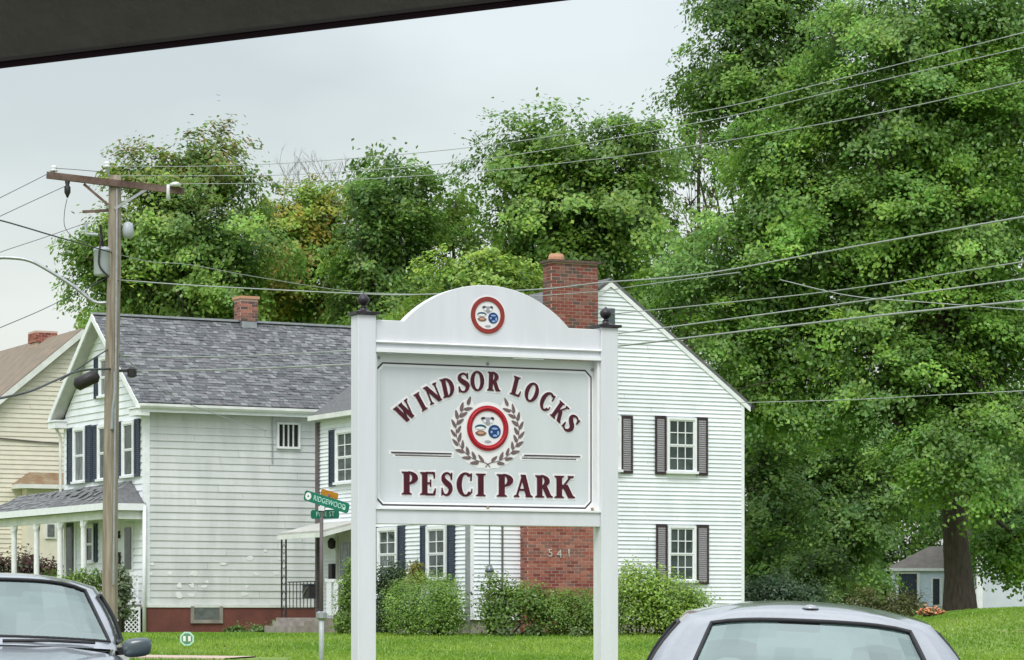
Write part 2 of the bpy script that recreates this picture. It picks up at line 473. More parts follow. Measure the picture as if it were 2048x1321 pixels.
def siding(parent, side, u0, u1, z0, z1, e, m, lip=.024, cut=None, top=None, name='siding_board', jitter=0.0):
    """lapped boards; cut(z)->(ua,ub) narrows them in a gable; every board a part"""
    z = z0; k = 0
    while z < z1 - 1e-4:
        zt = min(z + e + .02, z1)
        a0, b0 = cut(z) if cut else (u0, u1)
        a1, b1 = cut(zt) if cut else (u0, u1)
        segs_ = []
        if b0 - a0 > .1:
            if b1 < a1: a1 = b1 = (a1 + b1) / 2
            cuts = []
            if b0 - a0 > 3.2:
                cuts = [random.uniform(a0 + 1.0, b0 - 1.0)]
            segs_ = list(zip([(a0, a1)] + [(c_ + .004, c_ + .004) for c_ in cuts], [(c_ - .004, c_ - .004) for c_ in cuts] + [(b0, b1)]))
        for (a0, a1), (b0, b1) in segs_:
            l = lip + random.uniform(-jitter, jitter); dz_ = random.uniform(-.002, .002)
            q = [wpt(side, a0, 0, z), wpt(side, b0, 0, z), wpt(side, b0, l, z), wpt(side, a0, l, z),
                 wpt(side, a1, 0, zt), wpt(side, b1, 0, zt), wpt(side, b1, .005, zt), wpt(side, a1, .005, zt)]
            q = [(p_[0], p_[1], p_[2] + (dz_ if i_ < 4 else 0)) for i_, p_ in enumerate(q)]
            MB().add(q, [(0, 1, 2, 3), (4, 5, 6, 7), (3, 2, 6, 7), (0, 1, 5, 4), (0, 3, 7, 4), (1, 2, 6, 5)]).build(name, m, parent)
        z += e; k += 1

def window(parent, side, u0, u1, z0, z1, glass='window_glass', cols=3, rows=2, sashes=2, trim='white_trim', tw=.09, out=.10, base=.042, blank=()):
    """casing (the window itself) with sill, sash rails, and each pane a sub-part"""
    f = MB()
    wbox(f, side, u0, u0 + tw, base, out, z0, z1); wbox(f, side, u1 - tw, u1, base, out, z0, z1)
    wbox(f, side, u0 + tw, u1 - tw, base, out, z1 - tw, z1)
    wo = f.build('window', M[trim], parent)
    s = MB(); wbox(s, side, u0 - .03, u1 + .03, base, out + .05, z0 - .03, z0 + .035); s.build('sill', M[trim], wo)
    ia, ib, ja, jb = u0 + tw, u1 - tw, z0 + .035, z1 - tw
    hs = (jb - ja) / sashes
    bar = .035
    r = MB()
    for k in range(sashes):
        zb = ja + k * hs; zt = zb + hs; o = .066 if k == 0 else .079
        wbox(r, side, ia, ib, .046, o, zb, zb + bar); wbox(r, side, ia, ib, .03, o, zt - bar, zt)
        wbox(r, side, ia, ia + bar, .03, o, zb + bar, zt - bar); wbox(r, side, ib - bar, ib, .03, o, zb + bar, zt - bar)
        cw = (ib - ia - 2 * bar) / cols; rh = (hs - 2 * bar) / rows
        for i in range(cols):
            if i: wbox(r, side, ia + bar + i * cw - .011, ia + bar + i * cw + .011, .03, o - .004, zb + bar, zt - bar)
            for j in range(rows):
                if j: wbox(r, side, ia + bar + i * cw + .011, ia + bar + (i + 1) * cw - .011, .03, o - .006, zb + bar + j * rh - .011, zb + bar + j * rh + .011)
                if j == 0 and i == 0: gl_ = random.choices([glass, 'curtain_glass', 'window_glass'], (5, 2, 1))[0]
                p = MB(); wbox(p, side, ia + bar + i * cw, ia + bar + (i + 1) * cw, .044, .050 + .001 * ((i + j) % 2), zb + bar + j * rh, zb + bar + (j + 1) * rh)
                p.build('pane', M[gl_], wo)
    r.build('sash', M[trim], wo)
    return wo

def shutter(parent, side, u0, u1, z0, z1, fm='navy', pm='navy', base=.044, rail=.05):
    s = MB(); t = base + .035
    if u1 < u0: u0, u1 = u1, u0
    wbox(s, side, u0, u0 + rail, base, t, z0, z1); wbox(s, side, u1 - rail, u1, base, t, z0, z1)
    wbox(s, side, u0 + rail, u1 - rail, base, t, z0, z0 + rail * 1.5); wbox(s, side, u0 + rail, u1 - rail, base, t, z1 - rail * 1.3, z1)
    so = s.build('shutter', M[fm], parent)
    p = MB(); za = z0 + rail * 1.5; zb = z1 - rail * 1.3; n = max(4, int((zb - za) / .055))
    for i in range(n):
        a = za + (zb - za) * i / n; b = za + (zb - za) * (i + .86) / n
        q = [wpt(side, u0 + rail, base, a), wpt(side, u1 - rail, base, a), wpt(side, u1 - rail, t - .006, a), wpt(side, u0 + rail, t - .006, a),
             wpt(side, u0 + rail, base, b), wpt(side, u1 - rail, base, b), wpt(side, u1 - rail, base + .008, b), wpt(side, u0 + rail, base + .008, b)]
        p.add(q, [(0, 1, 2, 3), (4, 5, 6, 7), (3, 2, 6, 7), (0, 1, 5, 4), (0, 3, 7, 4), (1, 2, 6, 5)])
    po = p.build('louvre_panel', M[pm], so); po['kind'] = 'stuff'
    return so

def brickwork(parent, x0, x1, y0, y1, z0, z1, mats, count=None, bl=.21, bh=.07, gap=.014, dep=.006, name='brick', mcore=None, seen=None):
    """a mortar core with bricks on the front (-y) and both sides; up to `count` bricks as parts, the rest as one stuff part"""
    core = MB().box(x0 + dep, x1 - dep, y0 + dep, y1, z0, z1).build('mortar_core', mcore or M['mortar'], parent)
    left = MB(); n = 0
    me = []
    for mt in mats:
        mm = MB().box(0, 1, 0, 1, 0, 1).build('tmp', mt); me.append(mm.data); bpy.data.objects.remove(mm)
    z = z0; row = 0
    rows = int((z1 - z0) / (bh + gap)); items = []
    for r in range(rows):
        z = z0 + r * (bh + gap)
        x = x0 - (bl / 2 if r % 2 else 0)
        while x < x1 - .02:
            a = max(x, x0); b = min(x + bl, x1)
            if b - a > .03: items.append((a, b, y0 - random.uniform(0, .004), y0 + .05, z, z + bh, 0))
            x += bl + gap
        for sx in (0, 1):
            y = y0 + .051 + (0 if r % 2 else .05)
            while y < y1 - .02:
                b = min(y + bl, y1)
                xx = (x0 - random.uniform(0, .003), x0 + .05) if sx == 0 else (x1 - .05, x1 + random.uniform(0, .003))
                items.append((xx[0], xx[1], y, b, z, z + bh, 1)); y += bl + gap
    for it in items:
        if it[6] == 0 and n < (count or 0) and (seen is None or seen(it)):
            o = inst(name, random.choice(me), parent, (it[0], it[2], it[4]), (0, 0, 0), (it[1] - it[0], it[3] - it[2], it[5] - it[4])); n += 1
        else:
            left.box(*it[:6])
    if left.v:
        lo = left.build('brickwork', mats[0], parent); lo['kind'] = 'stuff'
        for mt in mats[1:]: lo.data.materials.append(mt)
        nf = len(lo.data.polygons)
        ids = np.repeat(RNG.integers(0, len(mats), nf // 6 + 1), 6)[:nf].astype(np.int32)
        lo.data.polygons.foreach_set('material_index', ids)
    return core

BR = [M['brick0'], M['brick1'], M['brick2'], M['brick3']]

# ================================================================== LEFT WHITE HOUSE
A1 = math.radians(29)
LH = Frame((290 - 1024) / FL * 84, 84, .94, A1)
lh = LH.empty('white_house', 'white clapboard house with mottled grey roof, red foundation and front porch, behind the utility pole', 'house')
LL, LW = 8.6, 6.3
lz = lambda py, Z=84: EYE + (HZ - py) / FL * Z - .94
FT = lz(1211)                         # foundation top
EV = lz(806)                          # wall top
RD = lz(631, 86.76)                   # ridge
sl = (RD - EV) / (LW / 2)
# core walls
q = MB(); q.box(.0, LL, 0, LW, FT, EV)
q.add([(0, 0, EV), (0, LW, EV), (0, LW / 2, RD - .12), (LL, 0, EV), (LL, LW, EV), (LL, LW / 2, RD - .12)],
      [(0, 1, 2), (3, 5, 4), (0, 2, 5, 3), (1, 4, 5, 2)])
q.build('wall', M['old_siding'], lh)
q = MB(); q.box(-.0, LL, -.03, LW, -.6, FT - .02)
q.build('foundation', M['foundation_red'], lh)
q = MB(); q.box(-.05, LL, -.06, -.031, FT - .06, FT + .02); q.box(-.05, -.0, -.03, LW, FT - .06, FT + .02); q.build('water_table', M['gutter'], lh)
siding(lh, 'y', .13, LL, FT + .02, EV - .22, .2, M['old_siding'], .030, jitter=.005)
EVc = EV - .02
def gcut(z, m=.10):
    if z <= EVc: return (m, LW - m)
    t = (z - EVc) / sl
    return (m + t, LW - m - t)
siding(lh, 'x', 0, LW, FT + .02, RD - .25, .2, M['white_vinyl'], .036, cut=gcut)
q = MB()
q.box(-.03, .13, -.035, -.001, FT + .02, EV - .2); q.box(-.035, -.001, -.001, .12, FT + .02, EV - .1)
q.build('corner_board', M['white_trim'], lh)
MB().box(-.035, -.001, LW - .1, LW + .03, FT + .02, EV - .1).build('corner_board', M['white_trim'], lh)
MB().box(.0, LL, -.03, -.001, EV - .24, EV - .02).build('frieze_board', M['soffit'], lh)
# roof decks
OV = .40; GO = .35; TH = .10
def roofslab(y_e, sgn, x0, x1, extra=.0):
    z_e = EV - (OV - .0) * sl * .55
    return z_e
ze = EV - .12
ys_e = -OV
def deck(mb, x0, x1, yA, zA, yB, zB, t):
    mb.add([(x0, yA, zA), (x1, yA, zA), (x1, yB, zB), (x0, yB, zB), (x0, yA, zA + t), (x1, yA, zA + t), (x1, yB, zB + t), (x0, yB, zB + t)],
           [(0, 1, 2, 3), (4, 5, 6, 7), (0, 1, 5, 4), (1, 2, 6, 5), (2, 3, 7, 6), (3, 0, 4, 7)])
q = MB()
deck(q, -GO, LL + .3, -OV, ze, LW / 2, RD - .1, TH)
deck(q, -GO, LL + .3, LW + OV, ze, LW / 2, RD - .1, TH)
roof = q.build('roof', M['roof_under'], lh)
# shingles: every tab a piece; 300 as parts, the rest joined
pA = Vector((0, -OV - .03, ze + TH)); pB = Vector((0, LW / 2, RD - .1 + TH))
slope = (pB - pA); slen = slope.length; sdir = slope.normalized(); snor = Vector((0, -sdir.z, sdir.y))
exps = .135; nrow = int(slen / exps)
tabme = []
sang = math.atan2(sdir.z, sdir.y)
for i in range(4):
    t_ = MB().add([(0, 0, 0), (1, 0, 0), (1, 1, 0), (0, 1, 0), (0, 0, 1), (1, 0, 1), (1, 1, .25), (0, 1, .25)],
                  [(0, 3, 2, 1), (4, 5, 6, 7), (0, 1, 5, 4), (1, 2, 6, 5), (2, 3, 7, 6), (3, 0, 4, 7)]).build('tmp', M['shingle%d' % i])
    tabme.append(t_.data); bpy.data.objects.remove(t_)
rest = {i: MB() for i in range(4)}
nt_ = 0
for r in range(nrow + 1):
    x = -GO - .02 - random.uniform(0, .3)
    while x < LL + .3:
        wdt = random.choice((.13, .17, .22, .28)); a = max(x, -GO - .02); b = min(x + wdt - .008, LL + .3)
        x += wdt
        if b - a < .04: continue
        k = random.choices((0, 1, 2, 3), (5, 3, 3, 1.2))[0]
        org = pA + sdir * (r * exps) + snor * .004
        th = random.choice((.010, .016, .026)); ln = min(exps + .03, slen - r * exps)
        if ln < .02: continue
        if nt_ < 298 and r >= 1 and (b - a) > .19 and x < 7.6:
            inst('shingle', tabme[k], lh, (a, org.y, org.z), (sang, 0, 0), (b - a, ln, th)); nt_ += 1
        else:
            m4 = rest[k]; n0 = org + snor * th; e = org + sdir * ln; n1 = e + snor * th * .25
            m4.add([(a, org.y, org.z), (b, org.y, org.z), (b, e.y, e.z), (a, e.y, e.z), (a, n0.y, n0.z), (b, n0.y, n0.z), (b, n1.y, n1.z), (a, n1.y, n1.z)],
                   [(0, 3, 2, 1), (4, 5, 6, 7), (0, 1, 5, 4), (1, 2, 6, 5), (2, 3, 7, 6), (3, 0, 4, 7)])
allm = MB(); idx = []
for k in range(4):
    allm.add(rest[k].v, rest[k].f); idx += [k] * len(rest[k].f)
so = allm.build('shingles', M['shingle0'], lh, fix=False); so['kind'] = 'stuff'
for k in range(1, 4): so.data.materials.append(M['shingle%d' % k])
so.data.polygons.foreach_set('material_index', np.array(idx, dtype=np.int32))
MB().bar((-GO, LW / 2, RD + TH - .07), (LL + .3, LW / 2, RD + TH - .07), .22, .06).build('ridge_cap', M['galv'], lh)
# rake boards + soffit on the gable, eave fascia, gutter
q = MB()
for sg in (0, 1):
    yE = -OV - .02 if sg == 0 else LW + OV + .02
    p0 = (-GO - .02, yE, ze - .02); p1 = (-GO - .02, LW / 2, RD - .08)
    q.bar(p0, p1, .05, .22, up=(1, 0, 0)) if False else q.add(
        [(-GO - .04, p0[1], p0[2] - .10), (-GO - .04, p1[1], p1[2] - .10), (-GO - .04, p1[1], p1[2] + .10), (-GO - .04, p0[1], p0[2] + .10),
         (-GO, p0[1], p0[2] - .10), (-GO, p1[1], p1[2] - .10), (-GO, p1[1], p1[2] + .10), (-GO, p0[1], p0[2] + .10)],
        [(0, 1, 2, 3), (4, 7, 6, 5), (0, 4, 5, 1), (1, 5, 6, 2), (2, 6, 7, 3), (3, 7, 4, 0)])
q.build('rake_board', M['white_trim'], lh)
q = MB()
for sg in (0, 1):
    yE = -OV if sg == 0 else LW + OV
    q.add([(-GO, yE, ze - .12), (0, yE, ze - .12), (0, LW / 2, RD - .22), (-GO, LW / 2, RD - .22), (-GO, yE, ze - .08), (0, yE, ze - .08), (0, LW / 2, RD - .18), (-GO, LW / 2, RD - .18)],
          [(0, 1, 2, 3), (4, 7, 6, 5), (0, 4, 5, 1), (1, 5, 6, 2), (2, 6, 7, 3), (3, 7, 4, 0)])
q.build('rake_soffit', M['soffit'], lh)
for yy in ((-OV - .02, .22), (LW - .22, LW + OV + .02)):          # cornice returns
    q = MB(); q.box(-GO - .04, -.03, yy[0], yy[1], ze - .26, ze - .08)
    q.box(-GO - .07, -.03, yy[0] - .03, yy[1] + .03, ze - .07, ze - .02); q.build('cornice_return', M['white_trim'], lh)
MB().box(-GO, LL + .25, -OV, 0, ze - .14, ze - .10).build('soffit', M['soffit'], lh)
MB().box(-GO, LL + .25, LW, LW + OV, ze - .14, ze - .10).build('soffit', M['soffit'], lh)
MB().box(-GO, LL + .25, -OV - .025, -OV, ze - .16, ze + .06).build('fascia', M['white_trim'], lh)
q = MB()
gp = [(-OV - .03, ze + .07), (-OV - .15, ze + .07), (-OV - .15, ze + .0), (-OV - .11, ze - .06), (-OV - .03, ze - .06)]
q.prism(gp, lambda a, b: (-GO, a, b), lambda a, b: (5.6, a, b)); q.build('gutter', M['gutter'], lh)
q = MB(); q.prism(gp, lambda a, b: (5.605, a, b), lambda a, b: (LL + .25, a, b)); q.build('gutter', M['gutter'], lh)
# downspout at the near corner from porch roof to ground
MB().tube([(-.06, -.10, lz(1012)), (-.06, -.10, -.02)], .055, 8).build('downspout', M['white_trim'], lh, True)
MB().tube([(-.25, LW + .30, ze - .1), (-.12, LW + .1, ze - .5), (-.12, LW + .05, FT)], .045, 8).build('downspout', M['gutter'], lh, True)
# chimney on the ridge
cu = LH.hy(492, 620, LW / 2)[0]
ch = MB().box(cu - .24, cu + .24, LW / 2 - .25, LW / 2 + .25, RD - .35, RD + .02).build('chimney', M['galv'], lh)
brickwork(ch, cu - .27, cu + .27, LW / 2 - .27, LW / 2 + .27, RD + .03, RD + .68, [M['brick3'], M['brick1'], M['brick3'], M['sooty']], 30)
MB().box(cu - .31, cu + .31, LW / 2 - .31, LW / 2 + .31, RD + .68, RD + .76).build('chimney_cap', M['clay'], ch)
# gable windows
def gw(px0, px1, pyt, pyb, pxr, sh=(None, None), **k):
    u_a = LH.hx(px1, 900)[0]; u_b = LH.hx(px0, 900)[0]
    zt = LH.hx(pxr, pyt)[1]; zb = LH.hx(pxr, pyb)[1]
    window(lh, 'x', u_a, u_b, zb, zt, **k)
    for s in sh:
        if s:
            a = LH.hx(s[1], 900)[0]; b = LH.hx(s[0], 900)[0]
            shutter(lh, 'x', a, b, zb - .02, zt + .02)
gw(151, 174, 857, 967, 150, ((138, 150), (175, 186)), cols=1, rows=1, glass='curtain_glass')
gw(200, 223, 851, 962, 200, ((188, 199), (224, 234)), cols=1, rows=1, glass='window_glass')
gw(249, 272, 842, 954, 262, ((238, 248), (273, 283)), cols=1, rows=1, glass='window_glass')
gw(203, 222, 715, 795, 205, ((192, 202), (223, 232)), cols=1, rows=1, glass='curtain_glass')
# side window with vertical slats
ua, zt = LH.hy(552, 845); ub, zb = LH.hy(598, 899)
q = MB()
for (a, b, c, d) in ((ua, ub, zt - .06, zt), (ua, ub, zb, zb + .06), (ua, ua + .06, zb + .06, zt - .06), (ub - .06, ub, zb + .06, zt - .06)):
    wbox(q, 'y', a, b, .02, .10, c, d)
wo = q.build('window', M['white_trim'], lh)
q = MB(); wbox(q, 'y', ua + .06, ub - .06, .026, .046, zb + .06, zt - .06); q.build('pane', M['black_void'], wo)
for k in range(3):
    x = ua + .06 + (ub - ua - .12) * (k + 1) / 4; q = MB(); wbox(q, 'y', x - .022, x + .022, .048, .07, zb + .06, zt - .06); q.build('slat', M['porcelain'], wo)
# basement window
ua, zt = LH.hy(380, 1213); ub, zb = LH.hy(444, 1247)
q = MB()
wbox(q, 'y', ua, ua + .1, .03, .08, zb + .1, zt); wbox(q, 'y', ub - .1, ub, .03, .08, zb + .1, zt); wbox(q, 'y', ua, ub, .03, .08, zb, zb + .1)
bw = q.build('basement_window', M['concrete'], lh)
q = MB(); wbox(q, 'y', ua + .1, ub - .1, .032, .05, zb + .1, zt); q.build('pane', M['basement_glass'], bw)
# flakes of fresh paint on the old boards
q = MB()
for (px, py, rx, ry) in [(500, 1117, 7, 6), (304, 1128, 6, 4), (301, 1148, 5, 3), (340, 1148, 5, 4), (388, 1148, 8, 6), (360, 1172, 6, 6), (384, 1172, 7, 5), (414, 1164, 6, 3), (408, 1174, 8, 4),
                         (358, 1191, 9, 6), (384, 1191, 9, 4), (495, 1173, 4, 4), (490, 1189, 10, 4), (513, 1149, 7, 3), (553, 1148, 6, 4), (531, 1102, 5, 3), (560, 1118, 5, 3), (447, 1128, 10, 3)]:
    u, z = LH.hy(px, py, -.03); n = 9; pl = []
    for k in range(n):
        a = 2 * math.pi * k / n; rr = random.uniform(.55, 1.15)
        pl.append((u + rx * .0145 * rr * math.cos(a), z + ry * .0145 * rr * math.sin(a)))
    q.prism(pl, lambda a, b: (a, -.031, b), lambda a, b: (a, -.012, b))
po = q.build('paint_patches', M['peel'], lh); po['label'] = 'white patches of filler on the lower boards'; po['kind'] = 'stuff'
# conduit from the eave down to the slatted window
q = MB(); u1_ = LH.hy(545, 960, -.05)[0]; q.tube([(u1_, -.05, EV - .2), (u1_, -.05, EV - 1.6)], .018, 6); q.build('conduit', M['galv'], lh)

# --- porch
PZ = LH.hx(297, 1009, -.1)[1]          # eave height
DZ = FT + .02                          # deck height
PD = 1.05; PX = -PD; Y1 = 10.2
q = MB(); q.box(PX, -.001, .12, Y1, DZ - .12, DZ); q.build('porch_deck', M['concrete'], lh)
pr = MB()
A = (PX - .2, -.1, PZ); B = (PX - .2, Y1 + .2, PZ); C = (.3, Y1 + .2, PZ); D_ = (-.0, -.1, PZ + .02)
T0 = (-.03, .95, lz(962, 84.6)); T1 = (-.03, LW + .3, lz(962, 84.6) - .06); T2 = (-.35, Y1 - .9, lz(962, 84.6) - .14)
pr.add([A, B, C, D_, T0, T1, T2, (.3, LW + .3, lz(962, 84.6) - .06), (.3, Y1 - .9, lz(962, 84.6) - .14)],
       [(0, 4, 5), (0, 5, 6), (0, 6, 1), (0, 3, 4), (1, 6, 8, 2), (6, 5, 7, 8)])
dz = .06
prf = pr.build('porch_roof', M['dark_roof'], lh, fix=False)
# porch shingle courses on the long slope
q = MB()
n = 9
for i in range(n):
    f0, f1 = i / n, (i + 1.2) / n
    def P(t, s):
        a = Vector(A).lerp(Vector(B), s); b = Vector(T0).lerp(Vector(T2), max(0, min(1, (s * (Y1 + .3) - 1.0) / (Y1 - 1.9))))
        return a.lerp(b, min(1, t))
    m_ = 46
    for j in range(m_):
        s0 = j / m_; s1 = (j + .93) / m_
        if random.random() < .45:
            a, b, c, d = P(f0, s0), P(f0, s1), P(f1, s1), P(f1, s0)
            u = Vector((-.008, 0, .02))
            q.add([a + u, b + u, c + u * .5, d + u * .5, a, b, c, d], [(0, 1, 2, 3), (4, 7, 6, 5), (0, 4, 5, 1), (1, 5, 6, 2), (2, 6, 7, 3), (3, 7, 4, 0)])
o_ = q.build('porch_shingles', M['shingle1'], lh); o_['kind'] = 'stuff'
q = MB(); q.box(PX - .24, PX - .2, -.14, Y1 + .2, PZ - .16, PZ + .03); q.box(PX - .2, -.05, -.14, -.10, PZ - .16, PZ + .03); q.build('porch_fascia', M['white_trim'], lh)
q = MB(); q.box(PX - .2, .0, -.09, Y1 + .1, PZ - .15, PZ - .12); q.build('porch_ceiling', M['porch_ceiling'], lh)
q = MB(); q.box(PX - .04, PX + .08, .0, Y1, PZ - .40, PZ - .16); q.box(PX + .08, -.03, .0, .1, PZ - .40, PZ - .16); q.build('porch_beam', M['gutter'], lh)
for px in (27, 72, 119, 166, 224):
    u = LH.hx(px, 1100, PX)[0]
    if px == 224: u = .1
    q = MB(); zz = (DZ, DZ + .12, DZ + .18, PZ - .62, PZ - .55, PZ - .4)
    r = (.105, .105, .078, .078, .10, .10)
    q.lathe([(rr * 1.05, z_) for rr, z_ in zip(r, zz)], (PX + .02, u, 0), 4 if False else 12)
    # brackets
    q.add([(PX - .0, u - .3, PZ - .4), (PX - .0, u, PZ - .4), (PX - .0, u, PZ - .62), (PX + .04, u - .3, PZ - .4), (PX + .04, u, PZ - .4), (PX + .04, u, PZ - .62)], [(0, 1, 2), (3, 5, 4), (0, 3, 4, 1), (1, 4, 5, 2), (2, 5, 3, 0)])
    q.build('porch_post', M['white_trim'], lh, False)
# porch rail at the near end + lattice skirt
ur0, ur1 = PX, -.15
q = MB(); q.box(ur0, ur1, .02, .08, DZ + .82, DZ + .9); q.box(ur0, ur1, .02, .08, DZ + .06, DZ + .12)
q.build('handrail', M['white_trim'], lh)
for k in range(7):
    x = ur0 + (ur1 - ur0) * (k + .5) / 7; MB().box(x - .022, x + .022, .03, .07, DZ + .12, DZ + .82).build('baluster', M['white_trim'], lh)
q = MB()
z0_, z1_ = .05, DZ - .14
x = -1.9
while x < .3:
    for sg in (1, -1):
        a = Vector((x, .03, z0_)); b = Vector((x + sg * (z1_ - z0_), .03, z1_))
        # clip to the skirt width
        xa, xb = PX, -.14
        def clip(p, q_, lim, hi):
            t = (lim - p.x) / (q_.x - p.x); return p.lerp(q_, t)
        lo, hi_ = (a, b) if a.x < b.x else (b, a)
        if hi_.x <= xa or lo.x >= xb: continue
        if lo.x < xa: lo = clip(lo, hi_, xa, 0)
        if hi_.x > xb: hi_ = clip(lo, hi_, xb, 0)
        if (hi_ - lo).length < .03: continue
        off = Vector((0, .008 * sg, 0)); q.bar(lo + off, hi_ + off, .012, .03)
    x += .13
lt = q.build('lattice', M['white_trim'], lh)
q = MB(); q.box(PX, -.14, .0, .05, DZ - .16, DZ - .06); q.box(PX, -.14, .0, .05, -.02, .05); q.box(-.19, -.14, -.001, .051, .05, DZ - .16); q.box(PX, PX + .05, -.001, .051, .05, DZ - .16); q.build('lattice_frame', M['white_trim'], lh)
MB().box(PX, -.0, .12, .2, -.3, DZ - .13).build('skirt_shade_sheet', M['black_void'], lh)  # black sheet standing in for the shade below the deck, behind the lattice
# ground floor doors / windows under the porch
def pg(px0, px1, pyt, pyb, nm, glass):
    a = LH.hx(px1, 1080)[0]; b = LH.hx(px0, 1080)[0]; zt = LH.hx(px1, pyt)[1]; zb = LH.hx(px1, pyb)[1]
    return a, b, zb, zt
a, b, zb, zt = pg(136, 152, 1045, 1185, '', '')
d = MB().box(-.05, -.022, a, b, DZ, zt).build('door', M['navy'], lh); MB().box(-.075, -.051, a + .08, b - .08, DZ + .9, zt - .12).build('pane', M['window_glass'], d)
q = MB(); q.box(-.07, -.022, b, b + .1, DZ, zt + .1); q.box(-.07, -.022, a - .1, a, DZ, zt + .1); q.box(-.07, -.022, a, b, zt, zt + .1); q.build('door_frame', M['white_trim'], d)
a, b, zb, zt = pg(174, 192, 1048, 1125, '', '')
window(lh, 'x', a, b, zb, zt, cols=1, rows=1); shutter(lh, 'x', b, b + .22, zb, zt); shutter(lh, 'x', a - .22, a, zb, zt)
a, b, zb, zt = pg(250, 269, 1046, 1185, '', '')
d = MB().box(-.05, -.022, a, b, DZ, zt).build('door', M['gutter'], lh); MB().box(-.07, -.051, a + .12, b - .12, DZ + 1.0, zt - .12).build('pane', M['window_glass'], d)
MB().box(-.1, -.022, b + .25, b + .5, DZ + 1.1, DZ + 1.5).build('mailbox', M['iron'], lh)
MB().box(-.12, -.022, b + .3, b + .42, DZ + 1.9, DZ + 2.1).build('porch_lamp', M['iron'], lh)

# ================================================================== RIGHT WHITE HOUSE
A2 = math.radians(27.2)
RH = Frame((942 - 1024) / FL * 74, 74, 1.05, A2)
rh = RH.empty('white_house', 'white sided house with big brick chimney and brown shutters, behind the park sign', 'house')
RW, RL = 7.85, 9.35
rz = lambda py, Z=74: EYE + (HZ - py) / FL * Z - 1.05
F2 = rz(1240)
E2 = rz(808, 77.6)
R2 = rz(566, 75.8)
s2 = (R2 - E2) / (RW / 2)
q = MB(); q.box(0, RW, 0, RL, F2, E2)
q.add([(0, 0, E2), (RW, 0, E2), (RW / 2, 0, R2 - .05), (0, RL, E2), (RW, RL, E2), (RW / 2, RL, R2 - .05)], [(0, 1, 2), (3, 5, 4), (0, 2, 5, 3), (1, 4, 5, 2)])
q.build('wall', M['white_vinyl'], rh)
MB().box(.03, RW - .03, .03, RL - .03, -.6, F2).build('foundation', M['concrete'], rh)
def cut2(z, m=.07):
    if z <= E2: return (m, RW - m)
    t = (z - E2) / s2; return (m + t, RW - m - t)
siding(rh, 'y', 0, RW, F2, R2 - .15, .106, M['white_vinyl'], .042, cut=cut2)
siding(rh, 'x', .05, RL - .05, F2, E2 - .1, .106, M['white_vinyl'], .042)
q = MB(); q.box(-.03, .07, -.03, -.001, F2, E2); q.box(-.03, -.001, -.001, .05, F2, E2 - .05); q.build('corner_board', M['white_trim'], rh)
MB().box(RW - .07, RW + .03, -.03, .06, F2, E2).build('corner_board', M['white_trim'], rh)
MB().box(-.03, -.001, RL - .05, RL + .03, F2, E2 - .1).build('corner_board', M['white_trim'], rh)
q = MB(); o2 = .22; t2 = .09
deck(q, 0, 1, 0, 0, 0, 0, 0) if False else None
for sg in (0, 1):
    xe = -o2 if sg == 0 else RW + o2; zz = E2 - o2 * s2 + .08
    ya, yb = -.06, RL + .08
    q.add([(xe, ya, zz), (xe, yb, zz), (RW / 2, yb, R2 + .03), (RW / 2, ya, R2 + .03), (xe, ya, zz + t2), (xe, yb, zz + t2), (RW / 2, yb, R2 + .03 + t2), (RW / 2, ya, R2 + .03 + t2)],
          [(0, 1, 2, 3), (4, 7, 6, 5), (0, 4, 5, 1), (1, 5, 6, 2), (2, 6, 7, 3), (3, 7, 4, 0)])
q.build('roof', M['dark_roof'], rh)
q = MB()
for sg in (0, 1):
    xe = -o2 + .02 if sg == 0 else RW + o2 - .02; zz = E2 - o2 * s2 + .08
    q.add([(xe, -.055, zz - .12), (RW / 2, -.055, R2 - .10), (RW / 2, -.055, R2 + .045), (xe, -.055, zz + .02), (xe, -.025, zz - .12), (RW / 2, -.025, R2 - .10), (RW / 2, -.025, R2 + .045), (xe, -.025, zz + .02)],
          [(0, 1, 2, 3), (4, 7, 6, 5), (0, 4, 5, 1), (1, 5, 6, 2), (2, 6, 7, 3), (3, 7, 4, 0)])
q.build('rake_board', M['white_trim'], rh)
zz = E2 - o2 * s2 + .08
MB().box(-o2 - .10, -o2, -.06, RL + .08, zz - .06, zz + .07).build('gutter', M['gutter'], rh)
MB().box(-o2, 0, -.02, RL + .05, zz - .08, zz - .04).build('soffit', M['soffit'], rh)
MB().box(RW + o2, RW + o2 + .10, -.06, RL + .08, zz - .06, zz + .07).build('gutter', M['iron'], rh)
q = MB(); q.box(-.13, -.03, RL - .10, RL + .0, -.2, zz - .1); q.build('downspout', M['brown_spout'], rh)
q = MB(); q.box(-.13, -.035, -.02, .06, .15, zz - .1); q.build('downspout', M['galv'], rh)
# attic vent
a, zt = RH.hy(1213, 617); b, zb = RH.hy(1228, 650)
MB().box(a, b, -.05, -.022, zb, zt).build('attic_vent', M['plastic'], rh)
def rwin(side, px0, px1, pyt, pyb, pxr, sh, fm, pm, **k):
    f = RH.hy if side == 'y' else RH.hx
    ua = f(px0, 900)[0]; ub = f(px1, 900)[0]
    if ua > ub: ua, ub = ub, ua
    zt = f(pxr, pyt)[1]; zb = f(pxr, pyb)[1]
    window(rh, side, ua, ub, zb, zt, **k)
    for s in sh:
        a = f(s[0], 900)[0]; b = f(s[1], 900)[0]
        shutter(rh, side, a, b, zb - .06, zt + .03, fm, pm)
rwin('y', 1331, 1390, 836, 946, 1360, ((1308, 1330), (1391, 1413)), 'dark_frame', 'slate_grey', tw=.06)
rwin('y', 1182, 1239, 833, 942, 1210, ((1158, 1180), (1240, 1263)), 'dark_frame', 'slate_grey', tw=.06)
rwin('y', 1333, 1389, 1052, 1164, 1360, ((1310, 1332), (1391, 1415)), 'dark_frame', 'slate_grey', tw=.06)
